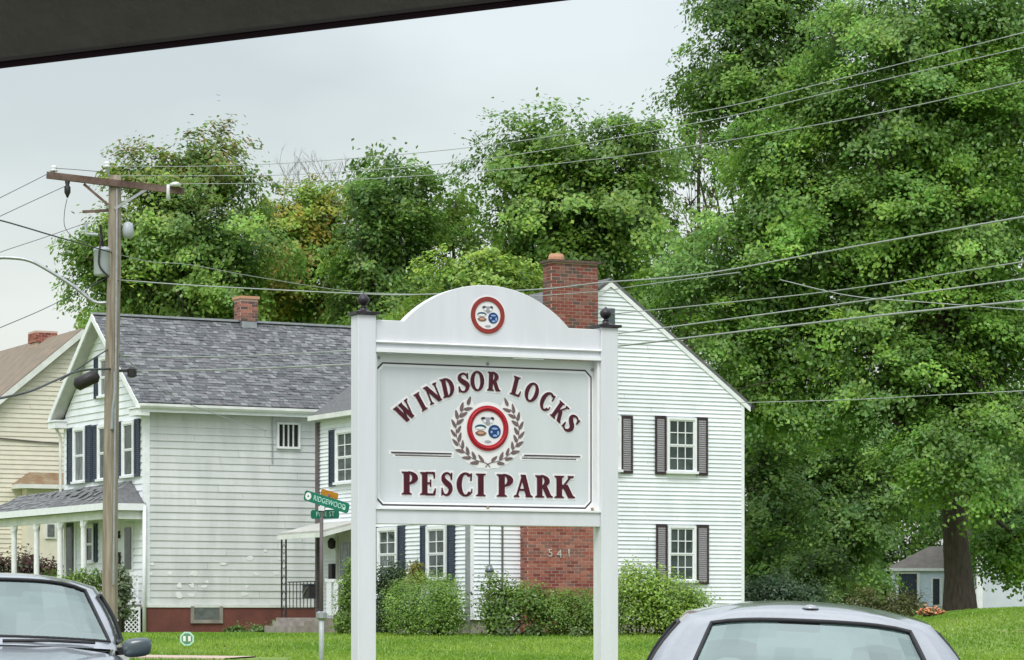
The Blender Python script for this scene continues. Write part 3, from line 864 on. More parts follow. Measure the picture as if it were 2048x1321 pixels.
rwin('x', 676, 712, 861, 968, 680, ((662, 674), (713, 724)), 'navy', 'navy', cols=2)
rwin('x', 760, 799, 1055, 1160, 780, ((745, 758), (800, 813)), 'navy', 'navy', cols=2)
rwin('x', 858, 897, 1052, 1160, 880, ((845, 856), (899, 913)), 'navy', 'navy', cols=2)
rwin('x', 775, 810, 850, 955, 790, ((762, 773), (812, 823)), 'navy', 'navy', cols=2)
# big external chimney
ca = RH.hy(1058, 1100, -.5)[0]; cb = RH.hy(1194, 1100, -.5)[0]
cc = RH.hy(1105, 580, -.5)[0]; cd_ = RH.hy(1196, 580, -.5)[0]
ct = RH.hy(1140, 521, -.5)[1]
shz = RH.hy(1100, 800, -.5)[1]
chim = MB().box(ca + .05, cb - .05, -.4, -.03, -.4, .2).build('chimney', M['mortar'], rh)
brickwork(chim, ca, cb, -.5, -.03, .0, shz, BR, 215, bl=.20, bh=.066, seen=lambda it: .55 < it[4] < 2.35)
brickwork(chim, cc, cd_, -.5, .02, shz + .3, ct - .42, [M['brick2'], M['brick3'], M['brick2'], M['sooty']], 80, seen=lambda it: it[4] > ct - 1.75)
brickwork(chim, cc, cd_, -.5, .02, ct - .415, ct - .06, [M['sooty'], M['brick3'], M['brick2']], 0)
MB().box(cc - .06, cd_ + .06, -.56, .08, ct - .06, ct).build('chimney_cap', M['sooty'], chim)
q = MB(); q.add([(ca, -.5, shz), (cb, -.5, shz), (cd_, -.5, shz + .3), (cc, -.5, shz + .3), (ca, -.03, shz), (cb, -.03, shz), (cd_, -.03, shz + .3), (cc, -.03, shz + .3)],
                [(0, 1, 2, 3), (4, 7, 6, 5), (0, 4, 5, 1), (1, 5, 6, 2), (2, 6, 7, 3), (3, 7, 4, 0)]); q.build('chimney_shoulder', M['mortar'], chim)
q = MB(); fx = RH.hy(1120, 515, -.2)[0]; q.lathe([(.20, 0), (.20, .12), (.17, .2), (.15, .2), (.13, .1)], (fx, 0, ct), 14); q.build('flue_pot', M['clay'], chim)
# house number 541
def text_part(s, size, m, parent, mtx, ext=.006, align='CENTER', name='lettering', sx=1.0):
    cu = bpy.data.curves.new('txt', 'FONT'); cu.body = s; cu.size = size; cu.extrude = ext; cu.align_x = align; cu.align_y = 'CENTER'
    cu.space_character = 1.05
    o = bpy.data.objects.new('txt', cu); COL.objects.link(o)
    dg = bpy.context.evaluated_depsgraph_get(); me = bpy.data.meshes.new_from_object(o.evaluated_get(dg))
    bpy.data.objects.remove(o); me.name = name; me.materials.clear(); me.materials.append(m)
    q = bpy.data.objects.new(name, me); COL.objects.link(q); q.parent = parent; q.matrix_local = mtx @ Matrix.Diagonal((sx, 1, 1, 1)); return q
FRONT = Matrix.Rotation(math.radians(90), 4, 'X')
for c_, px, py in (('5', 1101, 1107), ('4', 1119, 1109), ('1', 1138, 1107)):
    u, z = RH.hy(px, py, -.52); text_part(c_, .28, M['soffit'], chim, Matrix.Translation((u, -.515, z)) @ FRONT, .012, name='digit')
# cable down the gable wall
u = RH.hy(1003, 1100)[0]; MB().tube([(u, -.05, E2 + .4), (u, -.05, .5)], .025, 6).build('conduit', M['brown_spout'], rh)
# entry: door, canopy, railing, steps on the far part of the left wall
ya, yb = 6.35, 9.3; cx = -1.25
czo = RH.hx(575, 1070, cx)[1]; 
q = MB()
q.add([(cx, ya, czo), (cx, yb, czo), (-.02, yb, czo + .30), (-.02, ya, czo + .30), (cx, ya, czo + .06), (cx, yb, czo + .06), (-.02, yb, czo + .36), (-.02, ya, czo + .36)],
      [(0, 1, 2, 3), (4, 7, 6, 5), (0, 4, 5, 1), (1, 5, 6, 2), (2, 6, 7, 3), (3, 7, 4, 0)])
can = q.build('canopy', M['soffit'], rh)
q = MB(); q.box(cx - .02, cx + .03, ya - .02, yb + .02, czo - .12, czo - .005); q.add([(cx, ya - .02, czo - .12), (-.02, ya - .02, czo + .20), (-.02, ya - .02, czo + .30), (cx, ya - .02, czo - .005), (cx, ya + .02, czo - .12), (-.02, ya + .02, czo + .20), (-.02, ya + .02, czo + .30), (cx, ya + .02, czo - .005)],
      [(0, 1, 2, 3), (4, 7, 6, 5), (0, 4, 5, 1), (1, 5, 6, 2), (2, 6, 7, 3), (3, 7, 4, 0)])
q.build('fascia', M['gutter'], can)
for yp in (yb - .12, yb - .42, ya + .1):
    MB().tube([(cx + .06, yp, .18), (cx + .06, yp, czo - .1)], .026, 8).build('canopy_post', M['iron'], can)
q = MB()
for k in range(5):
    z = .5 + k * .42; q.tube([(cx + .06, yb - .12, z), (cx + .06, yb - .27, z + .16), (cx + .06, yb - .42, z)], .009, 5); q.tube([(cx + .06, yb - .12, z), (cx + .06, yb - .27, z - .12), (cx + .06, yb - .42, z)], .009, 5)
q.build('ironwork', M['iron'], can)
st = MB().box(cx - .05, -.03, ya - .1, yb + .02, -.3, .34).build('stoop', M['concrete'], rh)
MB().box(cx - .28, cx - .051, ya + .5, yb - .3, -.3, .25).build('step', M['concrete'], rh)
MB().box(cx - .52, cx - .281, ya + .5, yb - .3, -.3, .12).build('step', M['concrete'], rh)
q = MB(); q.bar((cx + .05, yb - .6, 1.3), (cx + .05, ya + .1, 1.3), .04, .03); q.bar((cx + .05, yb - .6, .6), (cx + .05, ya + .1, .6), .03, .03); q.build('iron_railing', M['iron'], rh)
for k in range(9):
    y = yb - .7 - k * .24; MB().tube([(cx + .05, y, .6), (cx + .05, y, 1.3)], .012, 6).build('baluster', M['iron'], rh)
q = MB(); q.box(cx + .1, -.05, ya - .05, ya, 1.28, 1.36); q.box(cx + .1, -.05, ya - .05, ya, .40, .48); q.build('white_railing', M['white_trim'], rh)
for k in range(6):
    x = cx + .14 + k * .2; MB().box(x, x + .13, ya - .04, ya - .01, .48, 1.28).build('baluster', M['white_trim'], rh)
dzb = .45
d = MB().box(-.06, -.022, 7.0, 7.95, dzb, dzb + 2.1).build('door', M['door_grey'], rh)
q = MB(); q.box(-.08, -.022, 6.88, 7.0, dzb, dzb + 2.2); q.box(-.08, -.022, 7.95, 8.07, dzb, dzb + 2.2); q.box(-.08, -.022, 7.0, 7.95, dzb + 2.1, dzb + 2.2); q.build('door_frame', M['soffit'], d)
MB().box(-.075, -.061, 7.15, 7.8, dzb + .9, dzb + 1.9).build('pane', M['curtain_glass'], d)
MB().lathe([(.04, 0), (.10, .04), (.12, .2), (.05, .3)], (-.12, 8.25, dzb + 1.75), 8).build('porch_lamp', M['iron'], rh)
MB().box(-.16, -.023, 8.15, 8.38, dzb + .85, dzb + 1.35).build('wall_letterbox', M['iron'], rh)

# mailbox on the canopy railing, its own thing
mx, mzz = RH.hx(626, 1184, cx)
mw = RH.o + Matrix.Rotation(A2, 3, 'Z') @ Vector((cx - .12, mx, mzz))
mb_ = thing('letterbox', 'black letterbox with pale slanting mark on the iron railing between the two white houses', 'mailbox', mw, A2)
MB().box(-.1, .1, -.22, .20, -.18, .18).build('box', M['iron'], mb_)
MB().box(-.12, .1, -.24, .22, .18, .21).build('lid', M['navy'], mb_)
MB().bar((-.108, .12, -.1), (-.108, -.12, .1), .012, .05, up=(1, 0, 0)).build('mark', M['galv'], mb_)

# ================================================================== CREAM HOUSE
A3 = math.radians(26)
ZP = 101.0
hp = Vector(((160 - 1024) / FL * ZP, ZP, 0))
half = 4.6
dxy = Vector((math.cos(A3), math.sin(A3), 0))
org = hp - dxy * half
CH = Frame(org.x, org.y, 1.1, A3)
chh = CH.empty('cream_house', 'cream sided house with brown shingle roof at the left edge, behind the porch', 'house')
pk = CH.hy(160, 668)[1]
xl, zl = CH.hy(0, 800)
s3 = (pk - zl) / (half - xl)
E3 = pk - s3 * half
CD = 13
q = MB(); q.box(0, half * 2, 0, CD, -.8, E3); q.add([(0, 0, E3), (half * 2, 0, E3), (half, 0, pk - .1), (0, CD, E3), (half * 2, CD, E3), (half, CD, pk - .1)], [(0, 1, 2), (3, 5, 4), (0, 2, 5, 3), (1, 4, 5, 2)])
q.build('wall', M['cream'], chh)
def cut3(z, m=.08):
    if z <= E3: return (m, half * 2 - m)
    t = (z - E3) / s3; return (m + t, half * 2 - m - t)
siding(chh, 'y', 0, half * 2, .6, pk - .3, .155, M['cream'], .034, cut=cut3)
q = MB()
for sg in (-1, 1):
    xe = half + sg * (half + .4); zz = pk + .05 - s3 * (half + .4); ya_, yb_ = -.3, CD + .3
    q.add([(xe, ya_, zz), (xe, yb_, zz), (half, yb_, pk + .05), (half, ya_, pk + .05), (xe, ya_, zz + .12), (xe, yb_, zz + .12), (half, yb_, pk + .17), (half, ya_, pk + .17)],
          [(0, 1, 2, 3), (4, 7, 6, 5), (0, 4, 5, 1), (1, 5, 6, 2), (2, 6, 7, 3), (3, 7, 4, 0)])
q.build('roof', M['brown_roof'], chh)
q = MB()
for sg in (-1, 1):
    xe = half + sg * (half + .4); zz = pk + .05 - s3 * (half + .4)
    q.add([(xe, -.33, zz - .16), (half, -.33, pk - .11), (half, -.33, pk + .13), (xe, -.33, zz + .08), (xe, -.29, zz - .16), (half, -.29, pk - .11), (half, -.29, pk + .13), (xe, -.29, zz + .08)],
          [(0, 1, 2, 3), (4, 7, 6, 5), (0, 4, 5, 1), (1, 5, 6, 2), (2, 6, 7, 3), (3, 7, 4, 0)])
q.build('rake_board', M['gutter'], chh)
cy = CH.hx(132, 665, half)[0]; cy = 4.2
cc_ = MB().box(half - .35, half + .35, cy - .4, cy + .4, pk - .2, pk + .02).build('chimney', M['mortar'], chh)
brickwork(cc_, half - .4, half + .4, cy - .45, cy + .45, pk + .03, pk + .42, [M['brick0'], M['brick2'], M['brick1']], 20)
# small hipped bay roof
a, zt = CH.hy(70, 946, -.7); b, _ = CH.hy(128, 946, -.7); e, zb = CH.hy(38, 968, -.9)
q = MB(); q.add([(e, -.9, zb), (b + 1.2, -.9, zb), (b + 1.2, -.0, zb), (e, 0, zb), (a, -.02, zt + .05), (b + 1.2, -.02, zt + .05)], [(0, 1, 5, 4), (0, 4, 3), (1, 2, 5), (0, 3, 2, 1), (3, 4, 5, 2)])
q.build('bay_roof', M['rust_roof'], chh)
MB().box(e, b + 1.2, -.93, -.0, zb - .14, zb - .003).build('bay_fascia', M['gutter'], chh)
MB().box(e + .35, b + 1.0, -.6, -.03, -.5, zb - .15).build('bay', M['cream'], chh)
a, zt = CH.hy(90, 1045, -.62); b, zb = CH.hy(112, 1078, -.62)
q = MB(); q.box(a, b, -.66, -.605, zb, zt); wn = q.build('window', M['gutter'], chh); MB().box(a + .07, b - .07, -.68, -.661, zb + .07, zt - .07).build('pane', M['basement_glass'], wn)
tb = MB().bar((CH.hy(0, 873, -.06)[0] - 1, -.06, CH.hy(0, 873, -.06)[1]), (CH.hy(120, 888, -.06)[0], -.06, CH.hy(120, 888, -.06)[1]), .03, .04).build('service_cable', M['brown_spout'], chh)

# ================================================================== PARK SIGN
SZ0, SZ1 = 24.0, 24.9
sx0 = (727 - 1024) / FL * SZ0; sx1 = (1211.5 - 1024) / FL * SZ1
AS = math.atan2(SZ1 - SZ0, sx1 - sx0); SW = math.hypot(SZ1 - SZ0, sx1 - sx0)
SG = Frame(sx0, SZ0, h(sx0, SZ0), AS)
sg = SG.empty('park_sign', 'large white town park sign between two posts with arched top and maroon lettering', 'sign')
PW = .078
def S(px, py, y=.02): return SG.hy(px, py, y)
for k, (x, py, px) in enumerate(((0, 629, 727), (SW, 655, 1211))):
    zt = S(px, py, -PW)[1]
    p = MB(); p.box(x - PW, x + PW, -PW, PW, -.3, zt)
    po = p.build('post', M['sign_white'], sg)
    bv = po.modifiers.new('bevel', 'BEVEL'); bv.width = .006; bv.segments = 2
    fz = S(px, 1321, -PW)[1]
    cpl = MB(); cpl.box(x - .10, x + .10, -.10, .10, zt + .001, zt + .022)
    cpl.lathe([(.085, .022), (.06, .034), (.032, .042), (.024, .058)], (x, 0, zt), 16)
    co = cpl.build('post_cap', M['black_metal'], sg)
    fi = MB(); fi.lathe([(.020, .055), (.030, .062), (.016, .072), (.02, .08), (.040, .095), (.050, .118), (.046, .14), (.030, .158), (.012, .170), (.004, .178)], (x, 0, zt), 16)
    fi.build('finial', M['black_metal'], co, True)
XA, XB = PW, SW - PW
# header board outline traced in the plane of the sign
yH = -.055
pl = []
hb0 = S(745, 703, yH)[1]
sh0 = S(780, 641, yH)[1]
xs0 = S(808, 643, yH)[0]; xs1 = S(1138, 657, yH)[0]; xc = S(975, 570, yH)[0]; ztop = S(975, 571, yH)[1]
wch = (xs1 - xs0) / 2; xc = (xs0 + xs1) / 2; rise = ztop - sh0
R_ = (wch ** 2 + rise ** 2) / (2 * rise)
pts = [(XA + .001, hb0), (XB - .001, hb0), (XB - .001, sh0)]
for k in range(41):
    a0 = math.asin(wch / R_); a = a0 - 2 * a0 * k / 40
    pts.append((xc + R_ * math.sin(a), ztop - R_ + R_ * math.cos(a)))
pts.append((XA + .001, sh0))
pts = [(x, z) for x, z in pts]
hd = MB().prism(pts, lambda a, b: (a, yH, b), lambda a, b: (a, .055, b)).build('header_board', M['sign_white'], sg, fix=True)
bv = hd.modifiers.new('bevel', 'BEVEL'); bv.width = .004; bv.segments = 2; bv.limit_method = 'ANGLE'
zm = S(745, 684, yH - .02)[1]
q = MB().prism([(-.001, -.004), (-.02, -.004), (-.024, .004), (-.012, .010), (-.001, .014)], lambda a, b: (XA, yH + a, zm + b), lambda a, b: (XB, yH + a, zm + b)).build('moulding', M['sign_trim'], sg)
q = MB().box(XA + .001, XB - .001, -.075, yH + .001, hb0 - .004, hb0 + .022).build('moulding', M['sign_trim'], sg)
br0 = S(745, 1048, -.04)[1]; br1 = S(745, 1019, -.04)[1]
q = MB().box(XA + .001, XB - .001, -.055, .055, br0, br1); o_ = q.build('bottom_rail', M['sign_white'], sg)
bv = o_.modifiers.new('bevel', 'BEVEL'); bv.width = .004; bv.segments = 2
MB().box(XA + .001, XB - .001, -.070, .055, br1 + .001, br1 + .016).build('ledge', M['sign_trim'], sg)
for x0_, x1_ in ((XA + .001, XA + .022), (XB - .022, XB - .001)):
    MB().box(x0_, x1_, -.045, .05, br1 + .017, hb0 - .005).build('side_stop', M['sign_trim'], sg)
pz0, pz1 = br1 + .017, hb0 - .005
yP = .030
MB().box(XA + .023, XB - .023, yP, .05, pz0, pz1).build('back_panel', M['sign_trim'], sg)
# face with clipped corners, white margin line, black line
x0f, zt0 = S(757, 726, yP); x1f, _ = S(1187, 750, yP); _, zb0 = S(757, 1008, yP)
x0f = XA + .055; x1f = XB - .055; zt0 = hb0 - .092; zb0 = br1 + .05
def octo(x0, x1, z0, z1, c): return [(x0 + c, z0), (x1 - c, z0), (x1, z0 + c), (x1, z1 - c), (x1 - c, z1), (x0 + c, z1), (x0, z1 - c), (x0, z0 + c)]
def plate(poly, y, m, name, parent=sg, t=.002): return MB().prism(poly, lambda a, b: (a, y - t, b), lambda a, b: (a, y, b)).build(name, m, parent)
fp = plate(octo(x0f - .016, x1f + .016, zb0 - .016, zt0 + .016, .057), yP - .0005, M['line_black'], 'border_line')
plate(octo(x0f - .003, x1f + .003, zb0 - .003, zt0 + .003, .050), yP - .003, M['sign_trim'], 'white_margin', fp)
face = plate(octo(x0f + .018, x1f - .018, zb0 + .018, zt0 - .018, .035), yP - .0055, M['panel'], 'face_panel')
yF = yP - .0076
# screws
for px, py in ((757, 716), (975, 728), (1197, 741), (748, 1010), (975, 1017), (1195, 1019)):
    x, z = S(px, py, yP); x = min(max(x, XA + .035), XB - .035)
    z = min(z, hb0 - .04); z = max(z, br1 + .03)
    MB().lathe([(.011, 0), (.014, -.004), (.009, -.010), (.002, -.012)], (x, yP - .001, z), 10, 'y').build('screw', M['rust_roof'] if py > 1000 else M['galv'], sg)

# --- serif glyphs from thick and thin strokes; each stroke a list of (left, right) pairs
def ln(x0, y0, x1, y1, wd): return [(x0 - wd / 2, y0, x0 + wd / 2, y0), (x1 - wd / 2, y1, x1 + wd / 2, y1)]
def hb(x0, x1, y, t): return [(x0, y, x0, y + t), (x1, y, x1, y + t)]
TK, TN, SR = .20, .06, .055
def serif(x, y, wd, up): 
    s = SR if up else -SR
    return [(x - wd / 2, y, x + wd / 2, y), (x - wd / 2 * .95, y + s * .8, x + wd / 2 * .95, y + s * .8), (x - wd * .28, y + s * 1.7, x + wd * .28, y + s * 1.7)]
def stem(x, t=TK, wd=None):
    wd = wd or t + .18
    return [ln(x, 0, x, 1, t), serif(x, 0, wd, True), serif(x, 1, wd, False)]
def arc(cx, cy, rx, ry, wx, wy, a0, a1, n=26):
    o = []
    for k in range(n + 1):
        a = math.radians(a0 + (a1 - a0) * k / n); c, s = math.cos(a), math.sin(a)
        o.append((cx + (rx - wx) * c, cy + (ry - wy) * s, cx + rx * c, cy + ry * s))
    return o
def spine(pts, ws, n=5):
    P = catmull([Vector((x, y, 0)) for x, y in pts], n); Wd = catmull([Vector((w_, i, 0)) for i, w_ in enumerate(ws)], n); o = []
    for i, p in enumerate(P):
        t = (P[min(i + 1, len(P) - 1)] - P[max(i - 1, 0)]).normalized(); nn = Vector((-t.y, t.x, 0)) * (max(.02, Wd[i].x) / 2)
        o.append((p.x - nn.x, p.y - nn.y, p.x + nn.x, p.y + nn.y))
    return o
SP = [(.60, .72), (.56, .88), (.42, .975), (.27, .96), (.155, .85), (.17, .69), (.33, .55), (.50, .43), (.56, .27), (.47, .09), (.32, .02), (.17, .07), (.08, .26)]
SWd = [.04, .05, .06, .08, .14, .20, .23, .23, .19, .12, .06, .05, .04]
SSTR = [spine(SP, SWd), [(.585, .68, .63, .68), (.60, 1.0, .64, 1.0)], [(.05, 0, .09, 0), (.06, .33, .10, .33)]]
G = {
 'I': (.40, stem(.20)),
 'L': (.62, stem(.21) + [hb(.2, .57, 0, .065), [(.50, .02, .57, .0), (.585, .30, .605, .30)]]),
 'P': (.62, stem(.20) + [arc(.28, .73, .34, .27, .20, .06, -90, 90), hb(.25, .31, .94, .06), hb(.25, .31, .46, .055)]),
 'R': (.74, stem(.20) + [arc(.28, .74, .34, .26, .20, .06, -90, 90), hb(.25, .31, .94, .06), hb(.25, .31, .48, .055), ln(.40, .52, .62, .0, .20), serif(.66, 0, .20, True)]),
 'D': (.76, stem(.20) + [arc(.27, .5, .45, .5, .20, .06, -90, 90), hb(.25, .30, .94, .06), hb(.25, .30, 0, .06)]),
 'O': (.80, [arc(.40, .5, .38, .52, .19, .06, 0, 360, 48)]),
 'C': (.74, [arc(.40, .5, .38, .52, .20, .06, 48, 318, 44), [(.62, .66, .66, .66), (.64, 1.0, .68, 1.0)], [(.64, .12, .68, .12), (.675, .32, .695, .32)]]),
 'E': (.68, stem(.20) + [hb(.25, .60, .94, .06), hb(.25, .60, 0, .06), hb(.25, .46, .49, .055), [(.54, .96, .62, 1.0), (.60, .72, .62, .72)], [(.43, .36, .46, .36), (.43, .68, .46, .68)], [(.54, .03, .63, 0), (.64, .3, .66, .3)]]),
 'N': (.86, [ln(.16, 0, .16, 1, TN), ln(.74, 0, .74, 1, TN), ln(.14, 1, .72, 0, .22), serif(.16, 0, .24, True), serif(.74, 1, .24, False), serif(.10, 1, .18, False)]),
 'K': (.82, stem(.20) + [ln(.30, .42, .66, .97, .07), ln(.42, .60, .68, .0, .22), serif(.70, 0, .26, True), serif(.66, 1, .24, False)]),
 'A': (.84, [ln(.42, 1, .12, 0, .065), ln(.42, 1, .68, 0, .21), hb(.20, .58, .30, .055), serif(.12, 0, .24, True), serif(.70, 0, .32, True)]),
 'W': (1.06, [ln(.14, 1, .36, 0, .20), ln(.36, 0, .54, .95, .06), ln(.48, 1, .72, 0, .20), ln(.72, 0, .92, 1, .06), serif(.13, 1, .28, False), serif(.50, 1, .26, False), serif(.93, 1, .22, False)]),
 'S': (.68, SSTR),
}
def glyph(ch, cx, cz, hgt, ang, sxx, m, y, grow=0.0, name='letter', parent=None, t=.003, bold=0.0):
    """cx, cz: centre of the letter in the sign plane"""
    wd, strokes = G[ch]; q = MB(); ca, sa = math.cos(ang), math.sin(ang)
    for k, st in enumerate(strokes):
        P = [((a * sxx) * hgt, b * hgt, (c * sxx) * hgt, d * hgt) for a, b, c, d in st]
        if grow or bold:
            Q = []
            for i, (a, b, c, d) in enumerate(P):
                v = Vector((c - a, d - b)); v = v.normalized() * (grow + bold) if v.length > 1e-6 else Vector((grow, 0))
                Q.append([a - v.x, b - v.y, c + v.x, d + v.y])
            closed = abs(P[0][0] - P[-1][0]) < 1e-6 and abs(P[0][1] - P[-1][1]) < 1e-6 and len(P) > 5
            if not closed and grow:
                for e, f in ((0, 1), (-1, -2)):
                    m0 = Vector(((P[e][0] + P[e][2]) / 2, (P[e][1] + P[e][3]) / 2)); m1 = Vector(((P[f][0] + P[f][2]) / 2, (P[f][1] + P[f][3]) / 2))
                    dv = (m0 - m1); dv = dv.normalized() * grow if dv.length > 1e-6 else Vector((0, 0))
                    Q[e] = [Q[e][0] + dv.x, Q[e][1] + dv.y, Q[e][2] + dv.x, Q[e][3] + dv.y]
            P = Q
        yy = y - .0002 * k
        base = len(q.v)
        for (a, b, c, d) in P:
            for (u, v) in ((a, b), (c, d)):
                u -= wd * sxx * hgt / 2; v -= hgt / 2
                X = cx + u * ca - v * sa; Zz = cz + u * sa + v * ca
                q.v.append((X, yy - t, Zz)); q.v.append((X, yy, Zz))
        for i in range(len(P) - 1):
            a = base + i * 4
            q.f += [(a, a + 2, a + 6, a + 4), (a + 1, a + 5, a + 7, a + 3), (a, a + 4, a + 5, a + 1), (a + 2, a + 3, a + 7, a + 6)]
        e = base + (len(P) - 1) * 4
        q.f += [(base, base + 1, base + 3, base + 2), (e, e + 2, e + 3, e + 1)]
    return q.build(name, m, parent)

def put(ch, pc, hpx, ang, sxx, bold=.0):
    cx, cz = S(pc[0], pc[1], yF)
    hh = hpx / 247.0
    halo = glyph(ch, cx, cz, hh, ang, sxx, M['seal_white'], yF, grow=.017, name='letter_outline', parent=None, t=.001)
    lt = glyph(ch, cx, cz, hh, ang, sxx, M['maroon'], yF - .0062, name='letter', parent=sg, t=.002, bold=bold)
    halo.parent = lt
    return lt
rad = math.radians
for ch, px, py, a in [('W', 810, 823, 37), ('I', 840.5, 804, 31), ('N', 865, 788, 24), ('D', 895, 775.5, 13), ('S', 926, 766, 6), ('O', 954, 762.5, 1), ('R', 987, 763.5, -3),
                      ('L', 1033, 773, -15), ('O', 1063, 785, -21), ('C', 1093, 803, -29), ('K', 1119, 824, -37), ('S', 1141, 847, -44)]:
    put(ch, (px, py), 38, rad(a), {'W': .92, 'I': .95, 'N': .93, 'L': 1.0, 'K': .9}.get(ch, 1.0), bold=.003)
PK = [('P', 802, 835), ('E', 839, 872), ('S', 880.5, 905), ('C', 912, 946), ('I', 951, 971), ('P', 992, 1025.5), ('A', 1027, 1064), ('R', 1069, 1104), ('K', 1107.5, 1149)]
for ch, pa, pb in PK:
    pc = (pa + pb) / 2
    yt = 944 + (pc - 820) * .0275; ybm = 989.5 + (pc - 820) * .0225
    hpx = (ybm - yt) * (1 + .0375 * (pc - 727) / 484)
    xa = S(pa, 965, yF)[0]; xb = S(pb, 965, yF)[0]
    w_nat = G[ch][0] * hpx / 247.0
    put(ch, (pc, (yt + ybm) / 2), hpx, 0, (xb - xa) / w_nat * {'I': 1.0}.get(ch, .98), bold=.003)
# rule lines either side of the wreath
for (pa, pb, py, dy) in ((782, 903, 905, 1), (790, 902, 910.5, 1), (1048, 1160, 911, 0), (1044, 1152, 916.5, 0)):
    xa, za = S(pa, py, yF); xb, _ = S(pb, py, yF); tt = .005 if py in (905, 911) else .0035
    MB().box(xa - .02, xb + .02, yF - .001, yF, za - tt - .012, za + tt + .012).build('rule_outline', M['seal_white'], sg)
    MB().box(xa, xb, yF - .004, yF - .0015, za - tt, za + tt).build('rule_line', M['line_black'], sg)

def disc(parent, cx, cz, r0, r1, y, m, name, n=48, t=.002):
    """ring between radii r0 and r1 (r0 = 0: disc)"""
    q = MB()
    if r0 <= 0:
        q.lathe([(r1, 0), (r1, -t)], (cx, y, cz), n, 'y')
    else:
        base = 0
        for k in range(n):
            a = 2 * math.pi * k / n; c, s = math.cos(a), math.sin(a)
            for r in (r0, r1):
                for yy in (y - t, y): q.v.append((cx + r * c, yy, cz + r * s))
        for k in range(n):
            a = 4 * k; b = 4 * ((k + 1) % n)
            q.f += [(a, a + 2, b + 2, b), (a + 1, b + 1, b + 3, a + 3), (a, b, b + 1, a + 1), (a + 2, a + 3, b + 3, b + 2)]
    return q.build(name, m, parent)
def blob(parent, cx, cz, pts, y, m, name, t=.0015):
    return MB().prism([(cx + a, cz + b) for a, b in pts], lambda a, b: (a, y - t, b), lambda a, b: (a, y, b)).build(name, m, parent)
def ell(rx, rz_, a=0, n=14, a0=0, a1=360):
    o = []
    for k in range(n):
        t = math.radians(a0 + (a1 - a0) * k / (n if a1 - a0 == 360 else n - 1)); x = rx * math.cos(t); z = rz_ * math.sin(t)
        o.append((x * math.cos(a) - z * math.sin(a), x * math.sin(a) + z * math.cos(a)))
    return o
def seal(px, py, R, y, red, parent):
    cx, cz = S(px, py, y); k = R / .20
    s_ = disc(parent, cx, cz, 0, R * 1.0 + .012, y, M['seal_white'], 'seal')
    disc(s_, cx, cz, R * .76, R, y - .003, red, 'ring', t=.006)
    if red == M['seal_red']:
        q = MB(); q.tube([(cx + R * .88 * math.cos(a), y - .010, cz + R * .88 * math.sin(a)) for a in [2 * math.pi * i / 48 for i in range(49)]], R * .055, 6, caps=False); q.build('ring_bead', M['seal_red'], s_, True)
    e = y - .0035
    # upper motif: grey machine-like cluster
    blob(s_, cx, cz + .075 * k, ell(.058 * k, .022 * k, 0), e, M['seal_grey'], 'emblem')
    blob(s_, cx - .045 * k, cz + .088 * k, ell(.022 * k, .010 * k, .2), e - .002, M['line_black'], 'emblem')
    blob(s_, cx + .045 * k, cz + .088 * k, ell(.018 * k, .012 * k, -.3), e - .002, M['line_black'], 'emblem')
    blob(s_, cx, cz + .068 * k, ell(.020 * k, .030 * k, 0), e - .004, M['seal_grey'], 'emblem')
    blob(s_, cx + .032 * k, cz + .062 * k, ell(.014 * k, .016 * k, 0), e - .004, M['seal_white'], 'emblem')
    blob(s_, cx - .030 * k, cz + .062 * k, ell(.014 * k, .014 * k, 0), e - .004, M['seal_white'], 'emblem')
    blob(s_, cx + .004 * k, cz + .038 * k, ell(.022 * k, .010 * k, 0), e - .002, M['seal_grey'], 'emblem')
    # lower left: teal arc above brown shape
    blob(s_, cx - .068 * k, cz + .002 * k, ell(.056 * k, .030 * k, 0, 14, 0, 180), e, M['seal_teal'], 'emblem')
    blob(s_, cx - .072 * k, cz + .000 * k, ell(.044 * k, .012 * k, 0, 14), e - .002, M['seal_white'], 'emblem')
    blob(s_, cx - .066 * k, cz - .040 * k, ell(.054 * k, .030 * k, 0, 14, 180, 360) + [(.02 * k, .018 * k), (-.02 * k, .02 * k)], e, M['seal_brown'], 'emblem')
    blob(s_, cx - .068 * k, cz - .042 * k, ell(.030 * k, .011 * k, 0), e - .002, M['seal_peach'], 'emblem')
    # lower right: blue disc
    blob(s_, cx + .066 * k, cz - .028 * k, ell(.060 * k, .060 * k, 0, 26), e, M['seal_blue'], 'emblem')
    for (a, b, c, d) in ((.0, .026, .030, .009), (-.03, -.004, .010, .012), (.034, -.012, .010, .020), (.004, -.036, .022, .010)):
        blob(s_, cx + (.066 + a) * k, cz + (-.028 + b) * k, ell(c * k, d * k), e - .002, M['seal_sky'], 'emblem')
    blob(s_, cx + .002 * k, cz - .118 * k, ell(.034 * k, .012 * k), e, M['seal_grey'], 'emblem')
    return s_
seal(975, 631, .150, yH - .0005, M['seal_red2'], sg)
